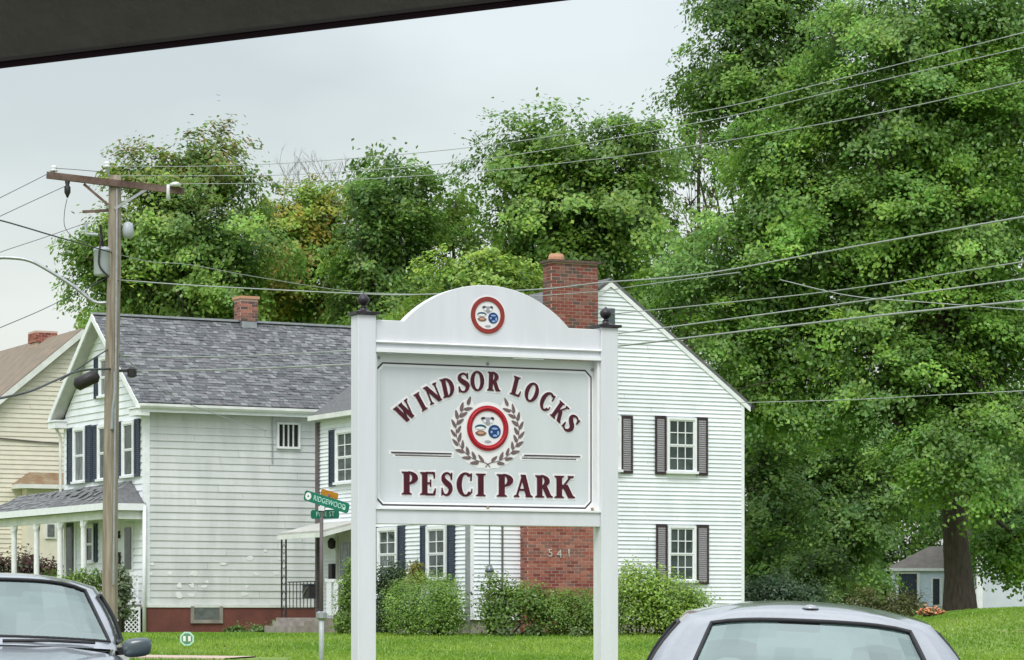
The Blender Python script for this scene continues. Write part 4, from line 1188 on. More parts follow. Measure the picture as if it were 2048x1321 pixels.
# wreath: pale ground, then leaves on two stems
wcx, wcz = S(975, 862, yF)
wr = disc(sg, wcx, wcz, .17, .235, yF, M['seal_white'], 'wreath', t=.0012)
EL = lambda r, a, sd_: (wcx + sd_ * (r + .012) * math.cos(a), wcz + (r - .010) * math.sin(a))
for sd_ in (-1, 1):
    A_ = [math.radians(-96 + 158 * k / 30) for k in range(31)]
    o_ = [EL(.222, a, sd_) for a in A_] + [EL(.322, a, sd_) for a in A_[::-1]]
    q = MB(); n_ = len(A_)
    for k in range(n_):
        for (x_, z_) in (EL(.222, A_[k], sd_), EL(.322 + .006 * math.sin(k * 1.9), A_[k], sd_)):
            q.v.append((x_, yF - .0016 - .0002 * (sd_ + 1), z_)); q.v.append((x_, yF, z_))
    for k in range(n_ - 1):
        a_ = 4 * k; q.f += [(a_, a_ + 2, a_ + 6, a_ + 4), (a_ + 2, a_ + 3, a_ + 7, a_ + 6), (a_, a_ + 4, a_ + 5, a_ + 1), (a_ + 1, a_ + 5, a_ + 7, a_ + 3)]
    q.build('wreath_ground', M['seal_white'], wr)
    q = MB(); q.tube([(EL(.270, math.radians(a), sd_)[0], yF - .004, EL(.270, math.radians(a), sd_)[1]) for a in range(-84, 52, 8)], .003, 5)
    q.build('wreath_stem', M['wreath'], wr)
    rw = random.Random(3 + sd_)
    for k in range(9):
        a = math.radians(-72 + k * 15.6)
        for io in (-1, 1):
            aa = a + .08 * io; rr = .270 + io * .026
            x, z = EL(rr, aa, sd_)
            rot = math.pi / 2 + aa - io * (.55 + rw.uniform(-.15, .15))
            if sd_ < 0: rot = math.pi - rot
            L2_ = .034 + .007 * rw.random(); w2_ = .0125 + .003 * rw.random()
            pl = [(L2_ * math.cos(t), w2_ * math.sin(t) * (1 - .35 * math.cos(t))) for t in [2 * math.pi * i / 12 for i in range(12)]]
            pl = [(u * math.cos(rot) - v * math.sin(rot), u * math.sin(rot) + v * math.cos(rot)) for u, v in pl]
            blob(wr, x, z, pl, yF - .0026 - .0003 * (io + 1), M['wreath'], 'leaf', t=.003)
q = MB()
for sd_ in (-1, 1): q.tube([(wcx + sd_ * .03, yF - .006, wcz - .258), (wcx, yF - .006, wcz - .272), (wcx - sd_ * .022, yF - .006, wcz - .298)], .003, 5)
q.build('wreath_tie', M['wreath'], wr)
seal(975, 857, .185, yF - .002, M['seal_red'], sg)

# ================================================================== UTILITY POLE
PZ_ = 57.0
def U(px, py, Z=PZ_): return world(px, py, Z)
base = U(221, 1180); bx, by = base.x, base.y; bz = h(bx, by)
up = thing('utility_pole', 'weathered wooden utility pole with crossarm and transformer in front of the left white house', 'utility pole', (bx, by, bz))
def L_(v): return v - Vector((bx, by, bz))
lean = [L_(U(219, 1215)), L_(U(221, 1000)), L_(U(225, 700)), L_(U(229, 500)), L_(U(230, 352))]
lean[0].z = -.3
MB().tube(catmull(lean, 4), [.155 - .035 * i / 16 for i in range(17)], 14).build('shaft', M['pole_wood'], up, True)
a1_, a2_ = L_(U(97, 354)), L_(U(369, 384)); a1_.y -= .22; a2_.y -= .05
MB().bar(a1_, a2_, .10, .125).build('crossarm', M['arm_wood'], up)
q = MB(); q.bar(L_(U(170, 371)) - Vector((0, .16, 0)), L_(U(218, 412)) - Vector((0, .14, 0)), .03, .05); q.build('arm_brace', M['arm_wood'], up)
q = MB(); q.bar(L_(U(296, 380)) - Vector((0, .12, 0)), L_(U(232, 420)) - Vector((0, .14, 0)), .03, .05); q.build('arm_brace', M['galv'], up)
for (px, py) in ((110, 341), (216, 333)):
    p = L_(U(px, py)) - Vector((0, .15, 0)); q = MB(); q.lathe([(.02, -.14), (.02, -.05), (.07, -.05), (.08, -.02), (.045, 0), (.06, .02), (.055, .05), (.02, .07)], p, 12); q.build('insulator', M['porcelain'], up, True)
q = MB(); q.tube([L_(U(217, 352)), L_(U(217, 336))], .02, 6); q.build('pin', M['galv'], up)
p = L_(U(138, 378)) - Vector((0, .2, 0)); q = MB(); q.lathe([(.03, .16), (.05, .1), (.035, .04), (.06, 0), (.06, -.1), (.03, -.16), (.015, -.2)], p, 10); q.build('cutout_fuse', M['iron'], up, True)
p = L_(U(353, 372)) - Vector((0, .15, 0)); q = MB(); q.lathe([(.04, -.3), (.035, -.1), (.03, 0)], p + Vector((-.14, 0, 0)), 10); q.lathe([(.02, -.04), (.10, -.03), (.11, .02), (.03, .05)], p, 12); q.build('insulator', M['porcelain'], up, True)
# transformer left of the shaft, small bushing can right of it
t0 = L_(U(208, 552)); q = MB(); q.lathe([(.02, -.02), (.16, 0), (.175, .03), (.175, .46), (.185, .47), (.185, .5), (.13, .54), (.02, .56)], t0 + Vector((-.02, .0, 0)), 20); tr = q.build('transformer', M['transformer'], up, True)
MB().tube(catmull([t0 + Vector((0, -.1, .5)), t0 + Vector((-.03, -.16, .75)), t0 + Vector((-.04, -.2, .95))], 4), .025, 8).build('bushing', M['iron'], tr)
MB().tube(catmull([t0 + Vector((-.02, -.17, .75)), t0 + Vector((-.07, -.2, .35)), t0 + Vector((-.05, -.2, .15)), t0 + Vector((.12, -.2, -.05))], 5), .018, 6).build('lead_wire', M['iron'], tr)
q = MB(); q.tube([L_(U(172, 447)), L_(U(172, 468)), L_(U(196, 470))], .03, 8); q.build('arrester', M['transformer'], up)
q = MB(); q.bar(L_(U(165, 424)), L_(U(225, 421)), .05, .05); q.bar(L_(U(190, 550)), L_(U(240, 554)), .06, .05); q.build('bracket', M['arm_wood'], up)
q = MB(); q.lathe([(.02, -.15), (.09, -.13), (.11, 0), (.09, .14), (.02, .17)], L_(U(256, 462)), 14); q.build('lightning_arrester', M['transformer'], up, True)
q = MB(); q.bar(L_(U(236, 742)), L_(U(272, 742)), .06, .05); q.lathe([(.03, -.10), (.09, -.08), (.09, .06), (.03, .1)], L_(U(264, 745)), 12); q.build('cable_bracket', M['iron'], up)
q = MB(); c0 = L_(U(152, 774)) - Vector((0, .2, 0)); c1 = L_(U(200, 751)) - Vector((0, .2, 0)); q.tube([c0, c0.lerp(c1, .12), c0.lerp(c1, .88), c1], [.05, .13, .13, .06], 12); q.build('splice_case', M['iron'], up, True)
q = MB(); q.tube(catmull([L_(U(232, 745)) - Vector((0, .15, 0)), L_(U(232, 790)) - Vector((0, .16, 0)), L_(U(228, 820)) - Vector((0, .16, 0)), L_(U(226, 860)) - Vector((0, .16, 0))], 4), .035, 6)
q.tube([L_(U(236, 380)) - Vector((0, .13, 0)), L_(U(234, 700)) - Vector((0, .15, 0)), L_(U(229, 1170)) - Vector((0, .16, 0))], .022, 6); q.build('riser_conduit', M['galv'], up)
# street lamp arm reaching out of frame to the left
q = MB(); arm = [L_(U(216, 606)), L_(U(188, 604)), L_(U(150, 575)), L_(U(100, 543)), L_(U(60, 522)), L_(U(20, 516)), L_(U(-30, 516))]
q.tube(catmull(arm, 4), .034, 8); q.build('lamp_arm', M['galv'], up, True)
q = MB(); q.lathe([(.03, -.5), (.10, -.42), (.14, -.2), (.10, 0), (.04, .08)], L_(U(-8, 516)), 12, 'x'); q.build('lamp_head', M['galv'], up, True)

# ================================================================== WIRES
def wire(name, label, pts, r, m='wire_light', cat='cable', grp=None, n=6):
    P = [world(px, py, Z) for px, py, Z in pts]
    o = MB().tube(catmull(P, n), r * .85, 5).build(name, M[m], None, True)
    return tag(o, label, cat, grp)
wire('power_line', 'uppermost thin power line from the pole top across the sky to the upper right', [(216, 333, 57), (400, 333, 55), (600, 325, 52), (960, 293, 47), (1400, 224, 41), (1673, 160, 38), (2070, 60, 34)], .007)
wire('power_line', 'second thin power line crossing the middle trees just below the topmost one', [(225, 352, 57), (420, 352, 55), (620, 348, 52), (960, 320, 47), (1400, 245, 41), (1673, 182, 38), (2070, 90, 34)], .007)
wire('power_line', 'third thin power line, lowest of the high group, crossing the dome-shaped tree', [(355, 368, 56), (560, 366, 53), (900, 348, 48), (1200, 318, 44), (1400, 290, 41), (1563, 263, 39), (1800, 218, 36), (2070, 158, 33)], .008)
wire('cable', 'light service cable passing just above the sign arch and brick chimney', [(232, 560, 57), (400, 572, 54), (720, 588, 50), (860, 589, 48), (1080, 579, 45), (1200, 566, 43), (1400, 549, 40), (1673, 500, 37), (2070, 430, 33)], .0125)
wire('cable', 'thin cable crossing the brick chimney below the light service cable', [(1000, 598, 46), (1080, 592, 45), (1200, 583, 43), (1290, 570, 42), (1480, 545, 40)], .008)
wire('cable', 'thin cable over the right tree between the chimney cables and the thick pair', [(1228, 628, 44), (1450, 606, 41), (1700, 578, 38), (2070, 520, 34)], .009)
wire('cable', 'upper of the two thick cables running over the right gable', [(236, 712, 57), (430, 714, 55), (705, 702, 51), (1000, 688, 47), (1230, 668, 44), (1560, 625, 40), (1800, 592, 37), (2070, 555, 34)], .012)
wire('cable', 'lower of the two thick cables running over the right gable', [(268, 742, 57), (430, 740, 55), (705, 729, 51), (1000, 712, 47), (1230, 693, 44), (1560, 654, 40), (1800, 627, 37), (2070, 600, 34)], .016)
wire('cable', 'faint thin cable across the shade under the right tree, level with the right eave', [(1478, 806, 66), (1700, 800, 60), (1850, 792, 55), (2070, 781, 50)], .010)
wire('cable', 'short slanting service drop crossing the thick cables at far right', [(1560, 560, 44), (1700, 592, 42), (1850, 605, 41), (2070, 622, 40)], .008)
wire('cable', 'service wire sagging from the pole to the grey side wall of the left house', [(232, 700, 57), (340, 790, 68), (440, 832, 76), (532, 862, 84.5)], .013, 'galv')
wire('power_line', 'thin line from the left insulator down to the left frame edge', [(109, 341, 56.8), (60, 366, 53), (0, 396, 49), (-60, 426, 46)], .008, 'wire_dark')
wire('power_line', 'thin line from the hanging fuse down to the left frame edge', [(130, 373, 56.8), (60, 405, 53), (0, 433, 49), (-60, 462, 46)], .008, 'wire_dark')
wire('cable', 'dark thick cable entering from the left edge above the lamp arm', [(-60, 428, 48), (0, 441, 49), (50, 455, 51), (100, 470, 53), (170, 490, 55), (226, 506, 57)], .016, 'wire_dark')
wire('cable', 'cable sloping down from the pole over the first tree towards the small chimney', [(232, 508, 57), (300, 524, 58), (380, 530, 60), (500, 552, 64), (700, 583, 68), (860, 590, 70)], .010)
wire('cable', 'thin wire rising from the left edge to the crossarm fuse lead', [(-60, 528, 46), (0, 505, 49), (90, 475, 53), (165, 449, 56)], .007, 'wire_dark')
wire('cable', 'wire from the left edge to the pole below the lamp arm', [(-60, 682, 45), (0, 656, 49), (80, 622, 53), (150, 588, 55), (214, 556, 57)], .009, 'wire_dark')
wire('cable', 'thick black cable bundle from the left edge to the splice case', [(-60, 808, 46), (0, 797, 49), (60, 783, 52), (110, 762, 54), (160, 742, 55.5), (226, 738, 57)], .026, 'wire_dark')
wire('cable', 'thin black cable loop above the splice case beside the pole', [(120, 762, 56), (150, 742, 56.2), (180, 722, 56.5), (224, 694, 57)], .016, 'wire_dark')
wire('jumper_wire', 'thin looping jumper wire hanging from the crossarm fuse', [(134, 398, 56.8), (129, 425, 56.8), (130, 455, 56.8), (150, 478, 56.8), (178, 486, 56.9)], .008, 'wire_dark')
wire('jumper_wire', 'thin jumper wire between the two pole-top insulators', [(112, 337, 56.8), (155, 340, 56.8), (212, 345, 56.9)], .007, 'wire_dark')

# ================================================================== STREET NAME SIGN
NZ = 50.0
bs = world(643, 1290, NZ); gz = h(bs.x, bs.y)
ns = thing('street_sign', 'green street name blades and orange plate on a grey pole by the park sign', 'street sign', (bs.x, bs.y, gz))
LN = lambda px, py, Z=NZ: world(px, py, Z) - Vector((bs.x, bs.y, gz))
topz = LN(643, 1035).z; midz = LN(643, 1240).z
MB().tube([(0, 0, midz), (0, 0, topz)], .031, 10).build('upper_pole', M['brown_spout'], ns, True)
MB().tube([(0, 0, -.3), (0, 0, midz), (0, 0, midz + .005)], [.043, .043, .036], 10).build('lower_pole', M['post_galv'], ns, True)
MB().lathe([(.06, 0), (.09, .03), (.09, .12), (.05, .14)], (0, 0, midz), 10).build('pole_sleeve', M['galv'], ns)
def blade(pc, half_vec, hh, mt, name, txt, size, txm, shield=False):
    """a flat blade along half_vec; local x along the blade, z up"""
    c = LN(*pc); d = half_vec.normalized(); wv = half_vec.length
    upv = (Vector((0, 0, 1)) - d * d.z).normalized(); nv = upv.cross(d).normalized()
    if nv.y > 0: nv = -nv
    mtx = Matrix((( d.x, upv.x, nv.x * 1.0, c.x), (d.y, upv.y, nv.y, c.y), (d.z, upv.z, nv.z, c.z), (0, 0, 0, 1)))
    q = MB(); r = hh * .18
    pl = [(-wv, -hh / 2 + r), (-wv + r, -hh / 2), (wv - r, -hh / 2), (wv, -hh / 2 + r), (wv, hh / 2 - r), (wv - r, hh / 2), (-wv + r, hh / 2), (-wv, hh / 2 - r)]
    q.prism(pl, lambda a, b: (a, b, .006), lambda a, b: (a, b, -.006))
    o = q.build(name, mt, ns); o.matrix_local = mtx
    if txt:
        off = .07 if shield else 0
        text_part(txt, size, txm, o, Matrix.Translation((off, 0, .008)), .002, sx=.88)
    if shield:
        q = MB(); q.lathe([(hh * .36, .0065), (hh * .36, .010)], (-wv + hh * .52, 0, 0), 16); q.build('route_disc', M['seal_white'], o)
        q = MB(); q.lathe([(hh * .10, .011), (hh * .10, .012)], (-wv + hh * .52, 0, 0), 10); q.build('route_mark', M['green_sign'], o)
        q = MB(); q.lathe([(hh * .15, .0065), (hh * .15, .009)], (wv - hh * .5, -.02, 0), 10); q.build('suffix_mark', M['sign_print'], o)
    return o
blade((653, 1004), Vector((.385, -.26, -.125)), .175, M['green_sign'], 'name_blade', 'RIDGEWOOD', .122, M['sign_print'], True)
blade((650, 1029, 50.1), Vector((.225, .15, .008)), .15, M['green_sign'], 'name_blade', 'PINE ST', .115, M['sign_print'])
blade((659, 989, 50.2), Vector((.145, -.10, -.045)), .11, M['orange_sign'], 'orange_plate', '', .05, M['clay'])
q = MB(); q.tube([(.0, 0, topz - .05), (.03, 0, topz + .12), LN(657, 990, 50.2)], .022, 6); q.build('bracket', M['brown_spout'], ns)
q = MB(); q.box(-.05, .05, -.03, .03, LN(643, 1022).z, LN(643, 1013).z); q.build('cross_bracket', M['porcelain'], ns)

# octagonal yard sign
oz = 66.0; oc = world(374, 1278, oz)
oy = thing('yard_sign', 'small green and white octagonal yard sign on the lawn before the red foundation', 'sign', (oc.x, oz, h(oc.x, oz)))
zc = oc.z - h(oc.x, oz)
MB().bar((0, .02, -.2), (0, .02, zc), .025, .025).build('stake', M['galv'], oy)
oct_ = lambda r: [(r * math.cos(math.radians(22.5 + 45 * k)), zc + r * math.sin(math.radians(22.5 + 45 * k))) for k in range(8)]
MB().prism(oct_(.165), lambda a, b: (a, -.01, b), lambda a, b: (a, .008, b)).build('plate', M['sign_print'], oy)
M['yard_green'] = mat('yard_sign_green', (.10, .24, .13), (.13, .28, .16), .5)
MB().prism(oct_(.128), lambda a, b: (a, -.013, b), lambda a, b: (a, -.0105, b)).build('green_field', M['yard_green'], oy)
for x in (-.055, .055): MB().box(x - .03, x + .03, -.017, -.0135, zc - .055, zc + .06).build('white_mark', M['seal_white'], oy)

# bird feeder on a rod by the gable corner
fb = RH.hy(979, 1262, -1.2); fw = RH.o + Matrix.Rotation(A2, 3, 'Z') @ Vector((fb[0], -1.2, 0)); fz = h(fw.x, fw.y)
bf = thing('bird_feeder', 'bell shaped bird feeder on a thin dark rod in front of the white siding', 'bird feeder', (fw.x, fw.y, fz))
zz = lambda py: EYE + (HZ - py) / FL * fw.y - fz
q = MB(); q.tube([(0, 0, -.2), (0, 0, zz(1045))], .016, 6); q.build('rod', M['brown_spout'], bf)
q = MB(); q.lathe([(.01, .0), (.06, -.05), (.11, -.16), (.115, -.2), (.03, -.2)], (0, 0, zz(1128)), 14); q.build('hood', M['plastic'], bf, True)
q = MB(); q.lathe([(.05, .0), (.08, .1), (.08, .28), (.06, .3)], (0, 0, zz(1158)), 14); q.build('seed_tube', M['seal_grey'], bf, True)
q = MB(); q.lathe([(.02, .0), (.04, .05), (.03, .14), (.01, .18)], (0, 0, zz(1232)), 10); q.build('weight', M['iron'], bf, True)

# ================================================================== CARS
def sweep(mb, f, g_, n):
    pass

def make_car(name, label, loc, rz, roll, paint, front=True, ex=0.0, lx=1.0):
    """sedan, nose towards local -y"""
    car = thing(name, label, 'car', loc, rz, 'silver cars parked before the sign')
    car.rotation_euler = (0, roll, rz)
    # lower body stations: y, half width, sill z, belt z, centre top z
    St = [(-2.30, .60, .38, .60, .64), (-2.24, .74, .26, .70, .74), (-2.0, .82, .22, .76, .82), (-1.6, .86, .22, .82, .89), (-1.2, .875, .22, .87, .95), (-.98, .88, .22, .905, .985),
          (-.6, .885, .22, .92, .93), (0, .89, .22, .93, .93), (.7, .89, .22, .945, .94), (1.3, .885, .22, .965, .96), (1.66, .87, .22, .975, 1.045), (2.0, .85, .24, .97, 1.06), (2.22, .80, .28, .93, 1.03), (2.34, .70, .36, .80, .84)]
    q = MB(); ns_ = len(St)
    prof = lambda y, wd, sz, bz_, tz: [(wd * .93, sz), (wd * .99, sz + .10), (wd, sz + (bz_ - sz) * .45), (wd * .985, sz + (bz_ - sz) * .8), (wd * .94, bz_), (wd * .80, bz_ + (tz - bz_) * .55), (wd * .5, bz_ + (tz - bz_) * .92), (0, tz)]
    rows = []
    for s in St:
        pf = prof(*s); row = [(-x, s[0], z) for x, z in pf] + [(x, s[0], z) for x, z in pf[::-1][1:]]
        rows.append(row)
    m_ = len(rows[0])
    for r in rows: q.v += r
    for i in range(ns_ - 1):
        inside = 5 <= i < 10
        for j in range(m_ - 1):
            if inside and 5 <= j < m_ - 6: continue
            a = i * m_ + j; q.f.append((a, a + 1, a + m_ + 1, a + m_))
    q.f.append(tuple(range(m_))[::-1]); q.f.append(tuple((ns_ - 1) * m_ + j for j in range(m_)))
    body = q.build('body', paint, car, True)
    # cabin rings
    nf, nsd = 14, 16
    def ring(t):
        """t: 0 belt .. 1 roof edge -> list of points, and index bands"""
        P = []
        bw = .735; rw = .56
        tt = t; bow = .035 * math.sin(math.pi * t)
        zf = 1.0 + .40 * t; zs = .945 + .415 * t; zr = 1.055 + .325 * t
        def mix(a, b): return a + (b - a) * tt
        for k in range(nf + 1):       # front, from -x to +x
            u = -1 + 2 * k / nf; xw = mix(.765, .545)
            P.append((u * xw, mix(-1.02 + .20 * u * u, -.25 + .10 * u * u) - bow * .4, mix(.985 - .015 * u * u, 1.405 - .05 * u ** 4 - .01 * u * u)))
        for k in range(1, nsd):       # +x side
            v = k / nsd; yb = -.82 + 2.36 * v; yr = -.13 + 1.14 * v
            P.append((mix(.785 + .03 * math.sin(math.pi * v), .585 + .01 * math.sin(math.pi * v)) + bow, mix(yb, yr), mix(.955 + .03 * v, 1.345 + .03 * math.sin(math.pi * v))))
        for k in range(nf + 1):
            u = 1 - 2 * k / nf; xw = mix(.69, .535)
            P.append((u * xw, mix(1.70 - .16 * u * u, 1.12 - .09 * u * u) + bow * .4, mix(1.04 - .02 * u * u, 1.395 - .05 * u ** 4 - .01 * u * u)))
        for k in range(1, nsd):
            v = 1 - k / nsd; yb = -.82 + 2.36 * v; yr = -.13 + 1.14 * v
            P.append((-(mix(.785 + .03 * math.sin(math.pi * v), .585 + .01 * math.sin(math.pi * v)) + bow), mix(yb, yr), mix(.955 + .03 * v, 1.345 + .03 * math.sin(math.pi * v))))
        return P
    nt2 = 8
    R_s = [ring(i / nt2) for i in range(nt2 + 1)]
    n = len(R_s[0])
    fr = MB(); gl = {'windscreen': MB(), 'rear_window': MB(), 'side_window': MB(), 'side_window2': MB(), 'side_window3': MB(), 'side_window4': MB()}
    for r in R_s: fr.v += r
    segF = range(0, nf); i1 = nf; segS = range(nf, nf + nsd); segR = range(nf + nsd, nf + nsd + nf); segL = range(nf + nsd + nf, n)
    for i in range(nt2):
        for j in range(n):
            a = i * n + j; b = i * n + (j + 1) % n; f = (a, b, b + n, a + n)
            tgt = None
            if j in segF and 0 < i < nt2: tgt = 'windscreen'
            if j in segR and nf + nsd < j < nf + nsd + nf - 1 and 0 < i < nt2 - 1: tgt = 'rear_window'
            if j in segS:
                k = j - nf
                if 1 <= k <= 13 and k != 7 and 0 < i < nt2 - 1: tgt = 'side_window' if k < 7 else 'side_window3'
            if j in segL:
                k = nsd - 1 - (j - segL[0])
                if 1 <= k <= 13 and k != 7 and 0 < i < nt2 - 1: tgt = 'side_window2' if k < 7 else 'side_window4'
            if tgt is None: fr.f.append(f)
            else:
                g2 = gl[tgt]; p = [Vector(fr.v[x]) for x in f]; c = Vector((0, .4, 1.0))
                g2.add([x + (c - x).normalized() * .006 for x in p], [(0, 1, 2, 3)])
    # roof skin from the top ring inwards
    top = R_s[-1]; base = len(fr.v)
    cen = Vector((0, .43, 0)); prev = nt2 * n; nr = 8
    for s in range(1, nr + 1):
        t = s / nr
        for j in range(n):
            p = top[j]; fy = .43
            x = p[0] * (1 - t); y = p[1] + (fy - p[1]) * t
            z = p[2] + (1.455 - p[2]) * (1 - (1 - t) ** 2.2)
            fr.v.append((x, y, z))
        cur = base + (s - 1) * n
        for j in range(n):
            a = prev + j; b = prev + (j + 1) % n; c_ = cur + (j + 1) % n; d = cur + j
            fr.f.append((a, b, c_, d))
        prev = cur
    fr.build('cabin_frame', paint, car, True)
    for k, g2 in gl.items():
        if g2.v: g2.build(k.rstrip('234'), M['car_glass'], car, True, fix=False)
    # rubber seals around the screens and along the roof gutters
    def col(j, i0=0, i1=nt2): return [Vector(R_s[i][j]) for i in range(i0, i1 + 1)]
    for (ja, jb, nm) in ((0, nf, 'windscreen_seal'), (nf + nsd + 1, nf + nsd + nf - 1, 'rear_window_seal')):
        e = 1 if True else 0; tpi = nt2 if nm[0] == 'w' else nt2 - 1
        loop = col(ja, 1, tpi) + [Vector(R_s[tpi][j]) for j in range(ja + 1, jb)] + col(jb, 1, tpi)[::-1] + [Vector(R_s[1][j]) for j in range(jb - 1, ja - 1, -1)]
        MB().tube(loop, .011, 6, caps=False).build(nm, M['rubber'], car, True)
    for s, seg in ((1, segS), (-1, segL)):
        js = [j for j in seg]
        ks = js if s == 1 else js[::-1]
        for (k0, k1) in ((1, 7), (8, 14)):
            jj = [nf + k for k in range(k0, k1 + 1)] if s == 1 else [(n - k) % n for k in range(k0, k1 + 1)]
            loop = [Vector(R_s[1][j]) for j in jj] + [Vector(R_s[i][jj[-1]]) for i in range(2, nt2)] + [Vector(R_s[nt2 - 1][j]) for j in jj[::-1][1:]] + [Vector(R_s[i][jj[0]]) for i in range(nt2 - 2, 0, -1)]
            MB().tube(loop, .012, 6, caps=False).build('side_window_seal', M['rubber'], car, True)
    # interior
    it = MB(); it.box(-.72, .72, -.8, 1.6, .25, .32); it.build('cabin_floor', M['interior'], car)
    q = MB(); q.grid(lambda a, b: ((a - .5) * 1.44, -1.0 + .5 * b, .90 + .06 * math.sin(math.pi * b) - .02 * (2 * a - 1) ** 2), 10, 6); q.build('dashboard', M['interior'], car, True)
    q = MB(); q.box(-.7, .7, 1.25, 1.7, .90, .93); q.build('parcel_shelf', M['interior'], car)
    for x in (-.36, .36):
        q = MB(); q.grid(lambda a, b: (x + (a - .5) * .50 * (1 - .25 * b * b), .28 + .22 * b - .05 * math.sin(math.pi * a), .40 + .62 * b), 8, 8)
        q.grid(lambda a, b: (x + (a - .5) * .50 * (1 - .25 * b * b), .40 + .22 * b + .03 * math.sin(math.pi * a), .40 + .62 * b), 8, 8)
        s_ = q.build('seat', M['seat'], car, True)
        q = MB(); q.lathe([(.02, -.09), (.10, -.08), (.135, 0), (.12, .08), (.03, .10)], (x, .56, 1.14), 14); q.build('headrest', M['seat'], s_, True)
        q = MB(); q.box(x - .26, x + .26, -.2, .35, .33, .50); q.build('seat_cushion', M['seat'], s_)
    q = MB(); q.box(-.62, .62, 1.05, 1.2, .4, .98); q.build('rear_seat', M['seat'], car)
    for x in (-.38, .38):
        q = MB(); q.lathe([(.02, -.07), (.11, -.06), (.12, .03), (.03, .07)], (x, 1.2, 1.08), 12); q.build('rear_headrest', M['seat'], car, True)
    sw = [Vector((.36 + .19 * math.cos(a), -.38 + .07 * math.sin(a), .96 + .17 * math.sin(a))) for a in [2 * math.pi * i / 24 for i in range(25)]]
    MB().tube(sw, .016, 6, caps=False).build('steering_wheel', M['rubber'], car, True)
    q = MB(); q.box(-.11, .11, -.30, -.27, 1.29, 1.35); q.build('rear_view_mirror', M['rubber'], car)
    # door mirrors
    for s in (-1, 1):
        q = MB(); c = Vector((s * .925, -.66, .985))
        rings = [(-.095, .30), (-.085, .7), (-.05, .95), (0, 1.0), (.05, .97), (.085, .9), (.10, .7), (.105, .3)]
        base_ = 0; nn = 16
        for (o_, k_) in rings:
            for a in range(nn):
                an = 2 * math.pi * a / nn; ca, sa = math.cos(an), math.sin(an)
                sx_ = abs(ca) ** .6 * (1 if ca >= 0 else -1); sz_ = abs(sa) ** .6 * (1 if sa >= 0 else -1)
                q.v.append((c.x + sx_ * .100 * (k_ if o_ < 0 else k_ ** .5), c.y + sz_ * 0 + o_ * .75, c.z + sz_ * .062 * k_ ** .7 + .010 * sx_ * s))
        for i in range(len(rings) - 1):
            for a in range(nn):
                x0 = i * nn + a; x1 = i * nn + (a + 1) % nn; q.f.append((x0, x1, x1 + nn, x0 + nn))
        q.f.append(tuple(range(nn))[::-1]); q.f.append(tuple((len(rings) - 1) * nn + a for a in range(nn)))
        mo = q.build('door_mirror', M['plastic'], car, True)
        q = MB(); q.bar((s * .87, -.60, .965), (s * .78, -.58, .955), .07, .05); q.build('mirror_arm', M['rubber'], mo)
    # wipers
    for (xa, xb) in ((-.62, -.02), (.02, .64)):
        ya_ = lambda x: -1.05 + .20 * (x / .7) ** 2
        MB().tube([(xa, ya_(xa) + .06, 1.012), ((xa + xb) / 2, ya_((xa + xb) / 2) + .045, 1.018), (xb, ya_(xb) + .02, 1.01)], .010, 5).build('wiper', M['rubber'], car)
    # lamps, plates, bumpers
    for s in (-1, 1):
        q = MB(); q.lathe([(.13, 0), (.11, -.05), (.03, -.07)], (s * .62, -2.20, .64), 14, 'y'); q.build('headlight', M['porcelain'], car, True)
        q = MB(); q.box(s * .52, s * .80, 2.19, 2.30, .74, .92); q.build('tail_light', M['seal_red'], car)
    MB().box(-.45, .45, -2.335, -2.29, .42, .56).build('grille', M['rubber'], car)
    MB().box(-.84, .84, 2.25, 2.42, .36, .56).build('rear_bumper', paint, car)
    MB().box(-.78, .78, -2.42, -2.26, .26, .42).build('front_bumper', paint, car)
    for (x, y) in ((-.80, -1.42), (.80, -1.42), (-.80, 1.40), (.80, 1.40)):
        q = MB(); q.lathe([(.20, -.10), (.31, -.11), (.335, -.08), (.335, .08), (.31, .11), (.20, .10)], (x, y, .335), 28, 'x'); ty = q.build('wheel', M['rubber'], car, True)
        q = MB(); q.lathe([(.20, -.105), (.14, -.08), (.05, -.09), (.02, -.10)], (x, y, .335), 20, 'x') if x < 0 else q.lathe([(.20, .105), (.14, .08), (.05, .09), (.02, .10)], (x, y, .335), 20, 'x'); q.build('rim', M['rim'], ty, True)
    # antenna base at the rear edge of the roof
    if not front:
        q = MB(); q.lathe([(.042, 0), (.038, .008), (.022, .018), (.008, .022)], (0, 1.02, 1.412), 16); q.build('antenna_base', paint, car, True)
    return car

c1 = make_car('parked_car', 'silver car facing the camera at the lower left, cut off by the frame', (0, 0, 0), 0, 0, M['silver_paint'], True)
c1.scale = (1.0, 1.0, 1.08)
cx1, cz1 = -3.46, 20.4
c1.location = (cx1 - .16, cz1 + .95, h(cx1, cz1) - .05); c1.rotation_euler = (0, rad(1.5), rad(6.5))
c2 = make_car('parked_car', 'light silver car seen from behind at the lower right, cut off by the frame', (0, 0, 0), 0, 0, M['silver_paint2'], False)
c2.location = (1.50, 15.2 + 1.0, h(1.5, 15) + .0); c2.rotation_euler = (0, rad(-2.6), rad(180 - 3))
c2.scale = (1.05, 1, 1.0)

